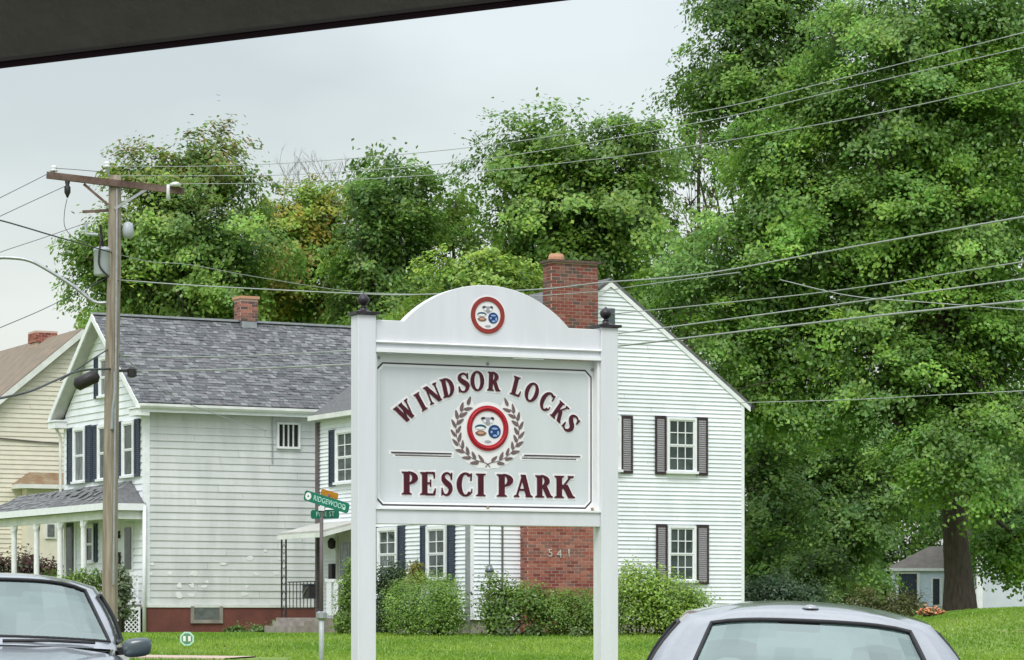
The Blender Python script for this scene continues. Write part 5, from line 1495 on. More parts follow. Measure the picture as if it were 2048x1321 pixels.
# ================================================================== FOLIAGE
def leafmesh(name, C, S_, colr, parent, mt, bias=(0, 0, .6), asp=.62, fold=.18, nrm=None):
    n = len(C)
    nn = RNG.normal(size=(n, 3)) * .62 + np.array(bias)
    if nrm is not None: nn += nrm * 1.5
    nn /= np.linalg.norm(nn, axis=1, keepdims=True)
    r = RNG.normal(size=(n, 3)); r[:, 2] -= .5
    t = r - nn * (r * nn).sum(1, keepdims=True); t /= np.linalg.norm(t, axis=1, keepdims=True)
    b = np.cross(nn, t)
    s = S_[:, None]
    V = np.empty((n, 4, 3))
    V[:, 0] = C - t * s * .5
    V[:, 1] = C + b * s * asp * .5 + nn * s * fold * .5
    V[:, 2] = C + t * s * .5
    V[:, 3] = C - b * s * asp * .5 + nn * s * fold * .5
    me = bpy.data.meshes.new(name)
    me.vertices.add(n * 4); me.vertices.foreach_set('co', V.reshape(-1).astype(np.float32))
    base = np.arange(n) * 4
    F = np.stack([base, base + 1, base + 2, base, base + 2, base + 3], 1).reshape(-1)
    me.loops.add(n * 6); me.loops.foreach_set('vertex_index', F.astype(np.int32))
    me.polygons.add(n * 2); me.polygons.foreach_set('loop_start', (np.arange(n * 2) * 3).astype(np.int32))
    me.polygons.foreach_set('loop_total', np.full(n * 2, 3, dtype=np.int32))
    me.update(calc_edges=True)
    at = me.color_attributes.new('Col', 'FLOAT_COLOR', 'POINT')
    cc = np.ones((n, 4, 4), dtype=np.float32); cc[:, :, :3] = colr[:, None, :]
    at.data.foreach_set('color', cc.reshape(-1))
    me.materials.append(mt)
    o = bpy.data.objects.new(name, me); COL.objects.link(o)
    if parent: o.parent = parent
    return o

def palette(n, cols, w_=None, var=.25):
    cols = np.array(cols); w_ = np.array(w_ or [1] * len(cols), float); w_ /= w_.sum()
    c = cols[RNG.choice(len(cols), n, p=w_)]
    return c * (1 + RNG.normal(size=(n, 1)) * var * .6).clip(.45, 1.8) 

GREEN = [(0.212, 0.359, 0.055), (0.156, 0.285, 0.046), (0.267, 0.423, 0.064)]
DARK = [(.13, .24, .055), (.095, .19, .05), (.17, .30, .06)]
LIME = [(0.285, 0.442, 0.064), (0.230, 0.377, 0.055), (0.350, 0.488, 0.083)]
AUT = [(.28, .38, .06), (.42, .33, .06), (.36, .40, .06), (.45, .21, .07)]

RUST = [(.15, .085, .03), (.11, .12, .025), (.085, .145, .025), (.16, .06, .03)]

def crown_points(lobes, Z, nl, clump_r, per, rim=2.6, zr=None, sky=0.0, flat=.55, rough=.45, gaps=.22, gsize=1.0, bough=0.0):
    """lobes in photo pixels -> leaf centres, clump ids, outward vectors"""
    areas = np.array([l[2] * l[3] * (l[4] if len(l) > 4 else 1) for l in lobes], float)
    k = max(8, int(nl / per)); cnt = (areas / areas.sum() * k).astype(int) + 1
    CC = []; OUT = []; LI = []
    s = Z / FL
    for li, (l, c) in enumerate(zip(lobes, cnt)):
        px, py, rx, ry = l[:4]; dz = l[5] if len(l) > 5 else 0
        cw = world(px, py, Z + dz); ax = np.array([rx * s, (rx + ry) * .5 * s if zr is None else zr, ry * s])
        d = RNG.normal(size=(c, 3)); d /= np.linalg.norm(d, axis=1, keepdims=True)
        r = RNG.random((c, 1)) ** (1 / rim)
        K3 = RNG.normal(size=(7, 3)) * 3.2; ph = RNG.uniform(0, 6.28, 7)      # lumpy outline
        lump = np.sin(d @ K3.T + ph).sum(1, keepdims=True) / 7
        r = r * (1 + .10 * RNG.normal(size=(c, 1))) * (1 + rough * lump)
        r = np.minimum(r, 1.14 + .04 * RNG.random((c, 1)))
        CC.append(np.array(cw) + d * r * ax); OUT.append(d); LI += [li] * c
    CC = np.concatenate(CC); OUT = np.concatenate(OUT)
    if gaps > 0:                                                              # pockets without leaves between the boughs
        K4 = RNG.normal(size=(9, 3)); K4 /= np.linalg.norm(K4, axis=1, keepdims=True); K4 *= RNG.uniform(1.6, 4.2, (9, 1)) / gsize
        f = np.sin(CC @ K4.T + RNG.uniform(0, 6.28, 9)).sum(1) / 9
        kp = f > np.quantile(f, gaps); CC = CC[kp]; OUT = OUT[kp]
    if bough:                                                                 # clumps gather along boughs that reach outwards
        K = len(CC); B = max(6, K // 8); sel = RNG.integers(0, B, K); Bc = CC[:0]
        pick = RNG.permutation(K)[:B]; Bc = CC[pick][sel]; Bo = OUT[pick][sel]
        tt = RNG.random((K, 1))
        off = Bo * (tt * 1.5 - .6) * bough + RNG.normal(size=(K, 3)) * np.array([.55, .55, .22]) * bough * (1.1 - .6 * tt)
        off[:, 2] -= .30 * bough * tt[:, 0] ** 2
        CC = Bc + off; OUT = Bo; tip = tt[:, 0]; bid = sel
    else:
        tip = np.full(len(CC), .5); bid = np.arange(len(CC))
    K = len(CC); ids = np.repeat(np.arange(K), per)
    loc = RNG.normal(size=(K * per, 3)) * clump_r * np.repeat(RNG.uniform(.6, 1.25, (K, 1)), per, 0)
    # flatten each clump along its own up-ish/outward axis to make sprays
    ax = OUT * .7 + np.array([0, 0, .8]); ax /= np.linalg.norm(ax, axis=1, keepdims=True)
    A = ax[ids]; OUTN = OUT[ids] + np.array([0, -.25, .35]); comp = (loc * A).sum(1, keepdims=True)
    loc -= A * comp * flat
    loc[:, 2] -= .25 * np.linalg.norm(loc[:, :2], axis=1)       # drooping edges
    return CC[ids] + loc, ids, OUTN, CC, tip, bid

def tree(name, label, lobes, Z, base_px, tr, nl, leaf, cols, wts=None, clump_r=.42, per=44, cat='tree', group=None, seed=1, limb=16, rim=2.6, flat=.55, tint_top=None, zr=None, trunk_top=None, inner=.16, bark='bark', maxlimb=None):
    global RNG
    RNG = np.random.default_rng(seed); rnd = random.Random(seed)
    b = world(base_px[0], base_px[1], Z); gz_ = h(b.x, Z)
    t = thing(name, label, cat, (b.x, Z, gz_), 0, group)
    P, ids, N_, CC, tip, bid = crown_points(lobes, Z, nl * 1.25, clump_r * .62, per, rim, zr, flat=flat, gsize=Z / 90, bough=Z / 88 * .85, gaps=.12)
    K = len(CC)
    cl = palette(K, cols, wts, .22) * .5 + palette(bid.max() + 1, cols, wts, .35)[bid] * .5
    cl = cl * (.80 + .42 * tip[:, None])                 # bough tips painted paler, inner ends darker, imitating light and shade
    col_ = cl[ids] * (1 + RNG.normal(size=(len(P), 1)) * .11).clip(.5, 1.5)
    col_[:, 0] *= (1 + RNG.normal(size=len(P)) * .10)
    if tint_top:
        z0, z1, tc_ = tint_top; f = ((P[:, 2] - z0) / (z1 - z0)).clip(0, 1)[:, None] * (RNG.random((len(P), 1)) < .42)
        col_ = col_ * (1 - f * .8) + np.array(tc_) * f * .8
    org = np.array((b.x, Z, gz_))
    # stay above the lawn
    gh = gz_ + .25
    keep = P[:, 2] > gh
    P, N_, col_ = P[keep], N_[keep], col_[keep]
    sz = leaf * RNG.uniform(.65, 1.3, len(P))
    if inner:                                            # fill leaves deep in the crown, their dark greens painting its inner shade
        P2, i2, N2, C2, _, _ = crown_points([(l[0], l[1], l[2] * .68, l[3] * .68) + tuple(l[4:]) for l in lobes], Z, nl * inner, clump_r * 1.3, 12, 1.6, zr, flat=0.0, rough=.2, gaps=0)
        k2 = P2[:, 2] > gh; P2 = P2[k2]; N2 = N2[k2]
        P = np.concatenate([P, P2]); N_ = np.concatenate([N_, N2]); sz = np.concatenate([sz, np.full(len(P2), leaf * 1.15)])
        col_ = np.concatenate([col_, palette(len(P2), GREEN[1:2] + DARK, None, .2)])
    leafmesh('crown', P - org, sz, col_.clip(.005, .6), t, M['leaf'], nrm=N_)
    # trunk and limbs
    topp = world(*(trunk_top or (lobes[0][0], lobes[0][1])), Z)
    q = MB()
    bb = Vector((0, 0, -.4)); tt = topp - Vector(org)
    n = 9; tp = []
    for i in range(n + 1):
        f = i / n; tp.append(bb.lerp(tt, f) + Vector((rnd.uniform(-.12, .12) * f, rnd.uniform(-.12, .12) * f, 0)) * (tr * 3))
    rr = [tr * (1.35 if i == 0 else 1.08 if i == 1 else 1) * (1 - .82 * (i / n) ** 1.1) for i in range(n + 1)]
    q.tube(catmull(tp, 3), [rr[0] + (rr[-1] - rr[0]) * 0 + np.interp(k / (3 * n), [i / n for i in range(n + 1)], rr) - rr[0] for k in range(3 * n + 1)], 12)
    tk = q.build('trunk', M[bark], t, True)
    order = RNG.permutation(K)[:limb]
    lq = MB()
    for k in order:
        e = Vector(CC[k]) - Vector(org)
        f = rnd.uniform(.30, .85)
        if e.z < tt.z * .35: f = min(f, .35)
        s0 = bb.lerp(tt, f); r0 = tr * (1 - .82 * f) * .36
        mid = s0.lerp(e, .5) + Vector((0, 0, -.10 * (e - s0).length * rnd.uniform(-.6, 1)))
        pts_ = catmull([s0, mid, e], 4); m_ = len(pts_)
        lq.tube(pts_, [max(.012, r0 * (1 - .9 * i / (m_ - 1))) for i in range(m_)], 6)
        for _ in range(3):
            i = rnd.randrange(2, m_ - 1); v = Vector((rnd.uniform(-1, 1), rnd.uniform(-1, 1), rnd.uniform(-.2, 1))) * rnd.uniform(.5, 1.2)
            lq.tube([pts_[i], pts_[i] + v * .5, pts_[i] + v], [.03, .02, .008], 4)
    if limb: lq.build('limbs', M[bark], tk, True)
    return t

G3 = 'tall trees behind the houses'
tree('maple_tree', 'tall maple with reddish brown tips rising behind the utility pole', [(400, 330, 75, 75, 1.1), (300, 360, 60, 60), (470, 370, 60, 60), (330, 470, 130, 110, 1.2), (440, 500, 120, 120, 1.2), (260, 560, 90, 70), (400, 610, 140, 60), (225, 470, 45, 60, .5), (180, 510, 62, 35, .28), (165, 560, 40, 30, .2)],
     106, (340, 1190), .30, 45900, 0.172, GREEN + DARK[:1], seed=3, group=G3, tint_top=(14.8, 18.6, (.34, .17, .06)), trunk_top=(380, 350), clump_r=.40)
tree('leafy_tree', 'yellowish green tree with rusty tips left of the bare twigs behind the grey roof', [(560, 440, 60, 45), (640, 410, 50, 45), (600, 520, 110, 80, 1.2), (680, 470, 50, 60), (560, 600, 120, 60), (680, 600, 80, 60)],
     112, (590, 1190), .24, 25650, 0.172, LIME[:2] + AUT, [3, 2, 2, 1, 2, 1], seed=4, group=G3, trunk_top=(600, 430), clump_r=.42)
tree('leafy_tree', 'dark green tree with two pointed tops left of the park sign arch', [(760, 340, 40, 40, .8), (820, 370, 38, 36, .7), (770, 420, 75, 60), (740, 520, 75, 80, 1.1), (830, 500, 50, 70, .8), (780, 620, 110, 60, 1.3)],
     108, (770, 1190), .24, 22950, 0.172, GREEN[:2] + DARK, seed=5, group=G3, trunk_top=(775, 350), clump_r=.38)
tree('leafy_tree', 'thin open tree letting the sky through just left of the dome-shaped tree', [(900, 400, 55, 45, .6), (930, 450, 55, 55, .6), (880, 480, 45, 50, .45), (900, 560, 70, 50, .8)],
     110, (900, 1190), .18, 7560, 0.163, GREEN[:2] + AUT[:1] + DARK[:1], seed=6, inner=.05, group=G3, trunk_top=(910, 390), clump_r=.34)
tree('leafy_tree', 'low bright green tree just above the left shoulder of the sign arch', [(960, 560, 80, 55), (900, 610, 80, 50), (1020, 590, 60, 50)],
     98, (960, 1190), .2, 12150, 0.155, LIME, seed=7, group=G3, clump_r=.34)
tree('dome_tree', 'dome-shaped deep green tree above the sign arch and brick chimney', [(1075, 270, 75, 62), (1160, 265, 55, 48), (1030, 320, 68, 60), (1150, 350, 120, 80, 1.15), (1270, 290, 60, 60, .8), (1220, 420, 120, 90, 1.1), (1090, 440, 110, 90, .95), (1180, 520, 140, 70, .65), (1260, 540, 80, 60, .4), (1070, 530, 80, 50, .8)],
     104, (1150, 1190), .34, 48600, 0.172, GREEN + DARK[:1], seed=8, group=G3, trunk_top=(1150, 290), clump_r=.40, limb=26)
tree('tall_tree', 'tall dark tree at the top between the dome-shaped tree and the big right tree', [(1500, 90, 110, 120, 1.1), (1430, 190, 85, 70), (1540, 220, 90, 70, .9), (1480, -10, 90, 90), (1560, 330, 90, 80, 1), (1490, 300, 50, 40, .6), (1600, 120, 100, 150, .8), (1540, 10, 120, 60)],
     118, (1520, 1190), .42, 36450, 0.189, DARK + GREEN[:1], seed=9, group=G3, trunk_top=(1500, 40), clump_r=.46, limb=18)
tree('thin_tree', 'sparse reddish tipped tree with the white sky showing through between dome tree and tall tree', [(1370, 330, 75, 90, .55), (1420, 400, 60, 90, .5), (1320, 420, 60, 80, .7), (1460, 300, 55, 55, .45), (1360, 490, 90, 50, .8)],
     114, (1380, 1190), .22, 3600, 0.172, GREEN[:2] + RUST[:2] + DARK[:1], seed=10, inner=0, group=G3, trunk_top=(1400, 260), clump_r=.36, limb=22)
tree('great_tree', 'huge bright green tree with thick trunk filling the right side beside the shed',
     [(1800, 60, 190, 110, 1.1), (1980, 40, 150, 110), (1640, 210, 110, 90, 1.0), (1800, 250, 190, 140, 1.2), (1990, 260, 140, 150, 1.1), (1600, 380, 130, 90, 1.2), (1560, 300, 80, 60, 1.0), (1760, 430, 190, 130, 1.2), (1950, 470, 170, 140, 1.2),
      (1470, 470, 110, 60, .95), (1380, 560, 110, 62, 1.0), (1550, 560, 150, 90, 1.2), (1740, 620, 190, 110, 1.1), (1960, 680, 160, 120, 1.1), (1440, 660, 110, 62, .9), (1600, 700, 140, 80, 1.1), (1800, 770, 170, 90, .9), (1980, 840, 110, 90, .8), (1580, 800, 90, 60, .9), (1510, 760, 60, 70, 1.0), (1900, 890, 100, 70, 1.0, -2.5), (1850, 960, 60, 36, .8, -2.5), (1975, 950, 50, 40, .8, -2.5), (2015, 1094, 50, 18, 3.0, 2), (1980, 1076, 40, 14, 3, 2), (2055, 1116, 30, 24, 3, 2), (2060, 980, 50, 90, .5)],
     88, (1921, 1224), .42, 205000, 0.142, [(.20, .375, .052), (.155, .30, .045), (.26, .44, .062), (.11, .225, .042)], seed=12, trunk_top=(1880, 420), clump_r=.40, per=48, limb=60, rim=3.0)
tree('understory_tree', 'shaded mid-green tree below the big crown, left of the pale blue shed', [(1690, 960, 110, 90), (1690, 1080, 72, 85), (1620, 1030, 90, 100), (1775, 975, 66, 56), (1640, 880, 120, 70), (1840, 930, 80, 60, .8)],
     112, (1700, 1230), .2, 29700, 0.172, GREEN[:2] + DARK[:2], seed=13, trunk_top=(1690, 930), clump_r=.4)
tree('understory_tree', 'dark shaded tree against the right wall corner of the white house', [(1540, 1000, 75, 110), (1520, 870, 70, 90), (1500, 760, 60, 80), (1490, 690, 50, 60), (1560, 1120, 70, 80), (1510, 1100, 50, 80)],
     96, (1540, 1230), .16, 21600, 0.146, DARK + GREEN[:1], seed=14, trunk_top=(1540, 880), clump_r=.34)
tree('understory_tree', 'dark tree behind the trunk above the pale grey garage', [(1990, 1010, 90, 90), (2060, 1080, 60, 80), (1900, 1000, 70, 70), (1960, 930, 90, 60)],
     136, (2010, 1235), .2, 17550, 0.172, DARK, seed=15, trunk_top=(1990, 960), clump_r=.4)
tree('far_tree', 'distant dark green tree closing the view behind the understory trees', [(1560, 940, 180, 160), (1800, 900, 200, 180), (2000, 940, 160, 180), (1700, 1120, 240, 110), (2050, 1120, 100, 90)],
     150, (1760, 1225), .4, 35100, 0.292, DARK, seed=16, trunk_top=(1760, 900), clump_r=.8, limb=8)
tree('far_tree', 'distant green tree low behind the grey roof at the left', [(300, 620, 160, 70), (520, 620, 160, 60), (740, 640, 140, 60), (430, 560, 180, 70)],
     140, (480, 1225), .3, 20250, 0.258, DARK + GREEN[:1], seed=17, trunk_top=(480, 600), clump_r=.7, limb=4)
tree('far_tree', 'distant dark green tree low behind the sign arch and chimney', [(1000, 600, 160, 60), (1200, 580, 160, 60, .9), (1360, 600, 120, 80), (860, 640, 100, 50)],
     140, (1100, 1225), .3, 17550, 0.258, DARK, seed=18, trunk_top=(1100, 620), clump_r=.6, limb=4)
tree('tall_tree', 'tall dark tree filling in behind the upper crown of the huge right tree', [(1900, 180, 190, 170), (1780, 380, 190, 150), (1980, 420, 150, 170), (1640, 480, 130, 110), (1880, 620, 200, 130), (2060, 200, 90, 200), (1620, 640, 130, 90)],
     128, (1926, 1190), .42, 52000, .21, DARK + GREEN[1:2], seed=19, trunk_top=(1915, 260), clump_r=.46, limb=14, inner=.3)
# bare twiggy tree
bt = world(650, 1190, 130); btg = h(bt.x, 130)
tb_ = thing('bare_tree', 'bare grey twigs of a leafless tree behind the yellowish green tree', 'tree', (bt.x, 130, btg))
q = MB(); rnd = random.Random(5)
def branch(q, p, d, L, r, depth):
    e = p + d * L; m1 = p.lerp(e, .5) + Vector((rnd.uniform(-1, 1), rnd.uniform(-1, 1), 0)) * L * .06
    q.tube([p, m1, e], [r, r * .8, r * .55], 5)
    if depth == 0: return
    for k in range(3 if depth > 2 else 3):
        dd = (d + Vector((rnd.uniform(-.7, .7), rnd.uniform(-.7, .7), rnd.uniform(-.1, .5)))).normalized()
        branch(q, p.lerp(e, rnd.uniform(.45, 1)), dd, L * rnd.uniform(.55, .8), r * .55, depth - 1)
hh_ = world(650, 480, 130).z - btg
q.tube([(0, 0, -.3), (.1, 0, hh_ * .5), (0, 0, hh_)], [.22, .15, .09], 8)
tkb = q.build('trunk', M['bark_grey'], tb_, True)
q = MB()
for k in range(9):
    px = 568 + k * 18; s0 = Vector((rnd.uniform(-.3, .3), 0, hh_ - rnd.uniform(0, 1.5))); e = world(px, 400, 130) - Vector((bt.x, 130, btg))
    q.tube([s0, e], [.05, .03], 5); branch(q, e, Vector((rnd.uniform(-.2, .2), 0, 1)).normalized(), rnd.uniform(.7, 1.1), .024, 3)
q.build('twigs', M['bark_grey'], tkb, True)
for (px, py, px2, py2) in ((505, 330, 523, 283), (462, 265, 460, 243), (470, 275, 478, 262)):
    pass

def bush(name, label, lobes, Z, nl, leaf, cols, seed, wts=None, cat='bush', group=None, clump_r=.16, per=26, rim=3.2, stem=.03, part='foliage', ground=True, flat=.3, fl=None, rough=.25, clip_py=None):
    global RNG
    RNG = np.random.default_rng(seed); rnd2 = random.Random(seed)
    bx_ = lobes[0][0]; b = world(bx_, 1250, Z); gz_ = h(b.x, Z)
    t = thing(name, label, cat, (b.x, Z, gz_), 0, group)
    P, ids, N_, CC, tip, bid = crown_points(lobes, Z, nl, clump_r, per, rim, flat=flat, rough=rough, gaps=.12, gsize=.35)
    cl = palette(len(CC), cols, wts, .3); c = cl[ids] * (1 + RNG.normal(size=(len(P), 1)) * .16).clip(.5, 1.5)
    org = np.array((b.x, Z, gz_)); keep = P[:, 2] > gz_ + .02
    if clip_py: keep &= P[:, 2] < EYE + (HZ - clip_py) / FL * Z + RNG.normal(size=len(P)) * .02
    P, N_, c = P[keep], N_[keep], c[keep] * (.98 if name in ('spreading_bush', 'small_plant', 'hosta') else .85 if name == 'round_bush' else .74)
    leafmesh(part, P - org, leaf * RNG.uniform(.65, 1.3, len(P)), c.clip(.005, .7), t, M['leaf'], nrm=N_)
    q = MB()
    for k in range(min(9, len(CC))):
        e = Vector(CC[RNG.integers(len(CC))]) - Vector(org); e.z = max(e.z, .1)
        s0 = Vector((e.x * .4, e.y * .3, -.05)); q.tube([s0, s0.lerp(e, .5) + Vector((0, 0, .05)), e], [stem, stem * .7, stem * .3], 5)
    q.build('stem', M['bark'], t, True)
    if fl:
        cnt, r, mm = fl; q = MB()
        for k in range(cnt):
            p = P[RNG.integers(len(P))] - org; q.lathe([(r * .3, -r * .4), (r, 0), (r * .6, r * .4), (r * .1, r * .5)], Vector(p) + Vector((0, -.05, .02)), 6)
        q.build('flower', mm, t, True)['kind'] = 'stuff'
    return t
bush('conical_evergreen', 'narrow yellow green evergreen left of the left sign post', [(694, 1230, 24, 40), (697, 1190, 17, 40), (701, 1150, 10, 30)], 73, 4200, .075, LIME[:2] + GREEN[:1], 21, cat='evergreen', clump_r=.10)
bush('dark_bush', 'dark green bush below the first window behind the sign, left of the round bush', [(785, 1160, 36, 36), (766, 1215, 26, 50)], 76, 5600, .075, [(.07, .13, .045), (.055, .105, .04), (.10, .17, .05)], 22)
bush('golden_conifer', 'small golden tipped conifer poking up behind the round bush', [(829, 1150, 18, 26), (829, 1132, 10, 16)], 75, 1500, .07, AUT[:3], 23, cat='evergreen', clump_r=.08)
bush('round_bush', 'large round light green bush framed by the sign posts', [(848, 1198, 66, 54), (800, 1212, 30, 44), (890, 1195, 32, 44), (905, 1215, 28, 40), (850, 1240, 70, 24)], 72.4, 21000, .055, [(.24, .41, .07), (.20, .35, .06), (.29, .45, .08)], 24, cat='bush', rough=.06, rim=6)
bush('flowering_shrub', 'loose leafy shrub with pale blooms below the bird feeder', [(985, 1175, 20, 30, .7), (1005, 1200, 40, 34), (1050, 1200, 45, 36), (1000, 1235, 36, 26), (1080, 1215, 25, 36)], 72.2, 6500, .085, GREEN, 25, fl=(26, .03, M['seal_white']), clump_r=.18)
bush('clipped_hedge', 'clipped dark hedge in front of the brick chimney', [(1110, 1222, 34, 42), (1150, 1220, 34, 44), (1185, 1222, 30, 46), (1215, 1222, 24, 44)], 72.3, 17000, .055, GREEN + LIME[:1], 26, cat='hedge', rim=6, rough=.06, clip_py=1177)
bush('spreading_bush', 'wide yellow green bush right of the right sign post', [(1275, 1165, 48, 42), (1330, 1190, 55, 42), (1270, 1215, 45, 48), (1380, 1210, 40, 42), (1340, 1235, 60, 28)], 72.6, 15500, .08, LIME, 27, clump_r=.18)
bush('dark_juniper', 'dark evergreen bush at the right corner of the white house', [(1480, 1190, 55, 40), (1550, 1185, 60, 44), (1610, 1190, 45, 36), (1440, 1205, 30, 30), (1520, 1235, 90, 24)], 80, 11500, .09, [(.075, .14, .06), (.055, .115, .05), (.10, .17, .07)], 28, clump_r=.2)
bush('small_plant', 'pale lime plant right of the dark evergreen bush', [(1662, 1188, 17, 16), (1660, 1212, 20, 22)], 84, 1500, .09, [(.22, .32, .10), (.17, .27, .07)], 29, cat='plant')
bush('weed_patch', 'yellowish weeds between the pale lime plant and the shed door', [(1725, 1200, 40, 26), (1790, 1212, 34, 24), (1825, 1205, 26, 24), (1760, 1222, 70, 16)], 84, 4800, .08, [(.16, .18, .04), (.12, .15, .04), (.19, .17, .06)], 30, cat='plant', clump_r=.2)
bush('rhododendron', 'mid green bush rising behind the dark evergreen bush', [(1600, 1140, 55, 50), (1660, 1140, 45, 55)], 92, 5200, .14, GREEN[:2] + DARK[:1], 31)
bush('flower_mound', 'mound of orange and peach flowers before the shed', [(1862, 1229, 26, 11)], 80.5, 700, .08, [(.2, .16, .05), (.12, .14, .04)], 32, cat='flowers', clump_r=.1, fl=(110, .05, M['flower']))
bush('porch_plant', 'tall leafy plant between the porch posts, left of the pole', [(165, 1158, 18, 16), (140, 1165, 16, 12), (195, 1160, 12, 22), (165, 1190, 30, 16)], 80.5, 2600, .085, GREEN + LIME[:1], 33, cat='plant', clump_r=.15, fl=(10, .045, M['cream']))
bush('porch_plant', 'pale leaved plant right of the pole before the porch rail', [(243, 1175, 12, 32), (246, 1205, 14, 26), (236, 1145, 8, 18)], 80.2, 1700, .11, [(.22, .28, .16), (.13, .20, .07), (.30, .34, .22)], 34, cat='plant', clump_r=.12)
bush('red_leaved_shrub', 'reddish brown shrub seen between the left porch posts', [(10, 1140, 26, 26), (50, 1130, 26, 30), (92, 1140, 26, 28), (60, 1165, 60, 24)], 96, 4800, .12, [(.13, .035, .03), (.09, .03, .03), (.16, .07, .05), (.06, .09, .03)], 35, clump_r=.2, per=20)
bush('green_shrub', 'low green shrub under the red-brown leaves at the porch', [(110, 1160, 40, 20), (60, 1175, 60, 18)], 93, 2600, .11, GREEN, 36)
HG = 'low plants along the house foundations'
for i, (px, Z, rx, lab) in enumerate([(470, 82, 22, 'low hosta clump under the red foundation, nearest the yard sign'), (515, 82.5, 24, 'low hosta clump midway along the red foundation'), (558, 82.5, 20, 'taller weed beside the concrete steps'),
                                      (590, 80.5, 16, 'green weed growing at the foot of the canopy post'), (1070, 71.8, 12, 'small pale hosta by the brick chimney base'), (1152, 71.8, 14, 'round striped hosta under the clipped hedge'), (1010, 71.8, 9, 'tiny bright plant at the lawn edge below the shrub')]):
    ry = 11 if i != 2 and i != 3 else 17
    b_ = world(px, 1200, Z); gpy = HZ - (h(b_.x, Z) - EYE) / Z * FL
    bush('hosta', lab, [(px, gpy - ry * .6, rx, ry)], Z, 620, .10, [(.14, .24, .06), (.10, .19, .04), (.20, .30, .10)] if i < 4 else [(.26, .34, .16), (.16, .24, .08)], 40 + i, cat='plant', group=HG, clump_r=.08, stem=.01)

# ================================================================== SHED AND GARAGE
def at_(px, py, Z): return world(px, py, Z)
ZS = 138.0; sb = at_(1781, 1230, ZS)
SH = Frame(sb.x, ZS, h(sb.x, ZS) - .3, rad(-7.5))
shd = SH.empty('garden_shed', 'small pale blue shed with grey hipped roof left of the big trunk', 'shed')
w1, _ = SH.hy(1930, 1200); zt = SH.hy(1790, 1140)[1]; D4 = 2.6
MB().box(0, w1, 0, D4, -.2, zt).build('wall', M['shed_wall'], shd)
rk = SH.hy(1850, 1092)[1]; xe0 = SH.hy(1778, 1135)[0]
q = MB(); xr0 = SH.hy(1858, 1092, 1.3)[0]
q.add([(-.2, -.2, zt + .06), (w1 + .2, -.2, zt + .06), (w1 + .2, D4 + .2, zt + .06), (-.2, D4 + .2, zt + .06), (xr0, D4 / 2, rk), (w1 - 1.0, D4 / 2, rk)],
      [(0, 1, 5, 4), (1, 2, 5), (2, 3, 4, 5), (3, 0, 4), (0, 3, 2, 1)]); q.build('roof', M['shed_roof'], shd)
MB().box(-.22, w1 + .22, -.23, -.19, zt - .06, zt + .07).build('fascia', M['white_trim'], shd)
a, z1_ = SH.hy(1797, 1148); b, _ = SH.hy(1834, 1148)
dd = MB().box(a, b, -.04, -.002, -.1, z1_).build('door', M['dark_door'], shd)
q = MB(); q.box(a - .12, a, -.06, -.002, -.1, z1_ + .1); q.box(b, b + .12, -.06, -.002, -.1, z1_ + .1); q.box(a, b, -.06, -.002, z1_, z1_ + .1); q.build('door_frame', M['white_trim'], dd)
MB().box(a + .12, b - .12, -.06, -.041, .8, z1_ - .15).build('pane', M['navy'], dd)
MB().box(0, .14, -.05, -.001, -.1, zt - .07).build('corner_board', M['white_trim'], shd)
a, z1_ = SH.hy(1864, 1158); b, z0_ = SH.hy(1884, 1210)
wn = MB().box(a - .05, b + .02, -.05, -.001, z0_ - .06, z1_ + .06).build('window', M['white_trim'], shd); MB().box(a + .04, a + .34, -.07, -.051, z0_, z1_).build('pane', M['dark_door'], wn)
gb = at_(1955, 1230, 128)
GF = Frame(gb.x, 128, h(gb.x, 128) - .4, rad(-9))
gar = GF.empty('garage', 'pale grey walled garage right of the big trunk, half hidden by leaves', 'garage')
gw_ = 6.5; gz1 = GF.hy(1960, 1118)[1]
MB().box(0, gw_, 0, 6, -.3, gz1).build('wall', M['garage_wall'], gar)
MB().box(-.04, .22, -.05, -.001, -.3, gz1).build('corner_board', M['white_trim'], gar)
MB().box(-.08, gw_ + .1, -.1, 6.1, gz1 + .002, gz1 + .16).build('roof', M['white_trim'], gar)

# ================================================================== GRASS
RNG = np.random.default_rng(77)
n = 120000
gx = RNG.uniform(-12.5, 18, n); gy = RNG.uniform(58.5, 84, n)
m1 = (np.abs(gx) < gy * .176 + 1.0)
m1 &= ~((gx < -4.4) & (gy < 64.6 - (gx + 14) * .39) & (gy > 62.2 - (gx + 14) * .39))
gx, gy = gx[m1], gy[m1]
gz2 = np.array([h(a, b) for a, b in zip(gx, gy)])
n = len(gx)
hgt = RNG.uniform(.025, .075, n); wd = RNG.uniform(.012, .03, n); an = RNG.uniform(0, math.pi, n); ln_ = RNG.normal(size=(n, 2)) * .02
V = np.empty((n, 3, 3)); V[:, 0] = np.stack([gx - np.cos(an) * wd, gy - np.sin(an) * wd, gz2 - .005], 1); V[:, 1] = np.stack([gx + np.cos(an) * wd, gy + np.sin(an) * wd, gz2 - .005], 1)
V[:, 2] = np.stack([gx + ln_[:, 0], gy + ln_[:, 1], gz2 + hgt], 1)
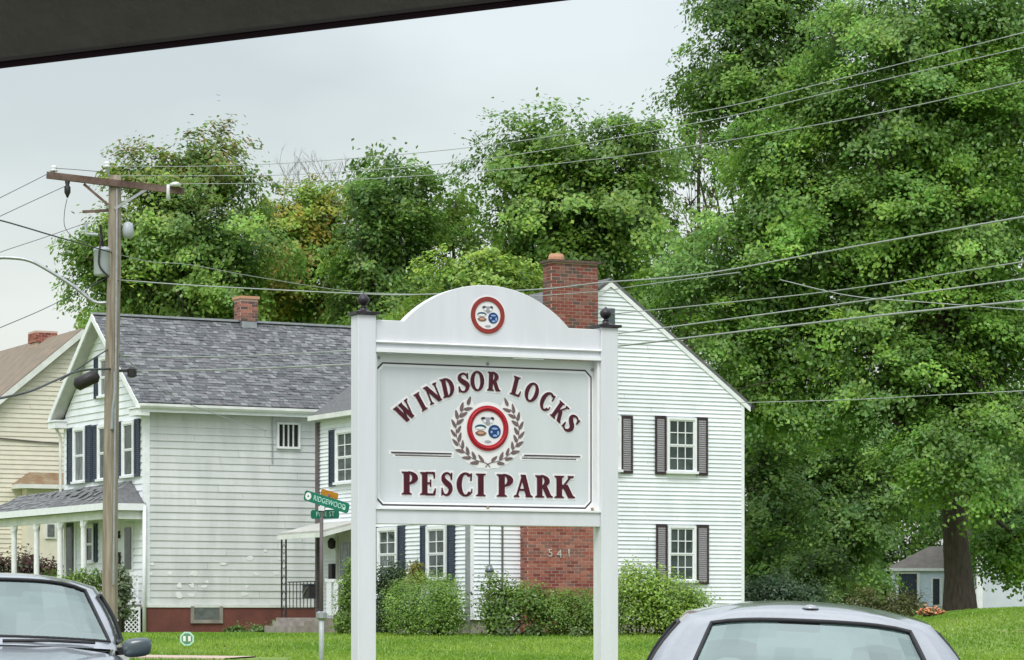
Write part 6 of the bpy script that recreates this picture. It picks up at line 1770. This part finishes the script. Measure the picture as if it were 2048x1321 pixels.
me = bpy.data.meshes.new('grass'); me.vertices.add(n * 3); me.vertices.foreach_set('co', V.reshape(-1).astype(np.float32))
me.loops.add(n * 3); me.loops.foreach_set('vertex_index', np.arange(n * 3, dtype=np.int32))
me.polygons.add(n); me.polygons.foreach_set('loop_start', (np.arange(n) * 3).astype(np.int32)); me.polygons.foreach_set('loop_total', np.full(n, 3, dtype=np.int32)); me.update(calc_edges=True)
pt = np.sin(gx * .9 + 2 * np.sin(gy * .5)) * .5 + .5
cb = np.array([(.17, .32, .028)]) * (1 - pt[:, None]) + np.array([(.27, .41, .05)]) * pt[:, None]
cb = cb * (1 + RNG.normal(size=(n, 1)) * .18).clip(.5, 1.5)
at2 = me.color_attributes.new('Col', 'FLOAT_COLOR', 'POINT'); cc = np.ones((n, 3, 4), dtype=np.float32); cc[:, :, :3] = cb[:, None, :]; at2.data.foreach_set('color', cc.reshape(-1))
me.materials.append(M['grass']); go = bpy.data.objects.new('grass', me); COL.objects.link(go); tag(go, 'short bright green grass of the front lawn', 'grass', kind='stuff')

# ================================================================== EDGE OF THE CAR ROOF THE VIEWER SITS UNDER
ZN = .70
pA_ = world(0, 137, ZN); pB_ = world(1140, 0, ZN); dv = (pB_ - pA_).normalized()
e0 = pA_ - dv * .55; e1 = pB_ + dv * .35; upn = Vector((-dv.z, 0, dv.x)); back = Vector((0, 1, .10)).normalized()
ro = thing('car_roof_edge', 'dark brown lining and rim of a near car roof across the upper left', 'car roof', tuple(e0))
q = MB(); L2 = (e1 - e0)
prof2 = [(0, 0), (.0, .10), (-.05, .14), (-.35, .16), (-.35, .13), (-.06, .09), (-.02, .012), (-.012, 0)]
q.prism([(a, b) for a, b in prof2], lambda a, b: tuple(back * a + upn * (b + .0012)), lambda a, b: tuple(L2 + back * a + upn * (b + .0012)))
q.build('lining', M['roof_trim'], ro)
q = MB(); q.tube([upn * .0006 + Vector((0, -.002, 0)), L2 + upn * .0006 + Vector((0, -.002, 0))], .0011, 8); q.build('rim_seal', M['roof_edge'], ro)
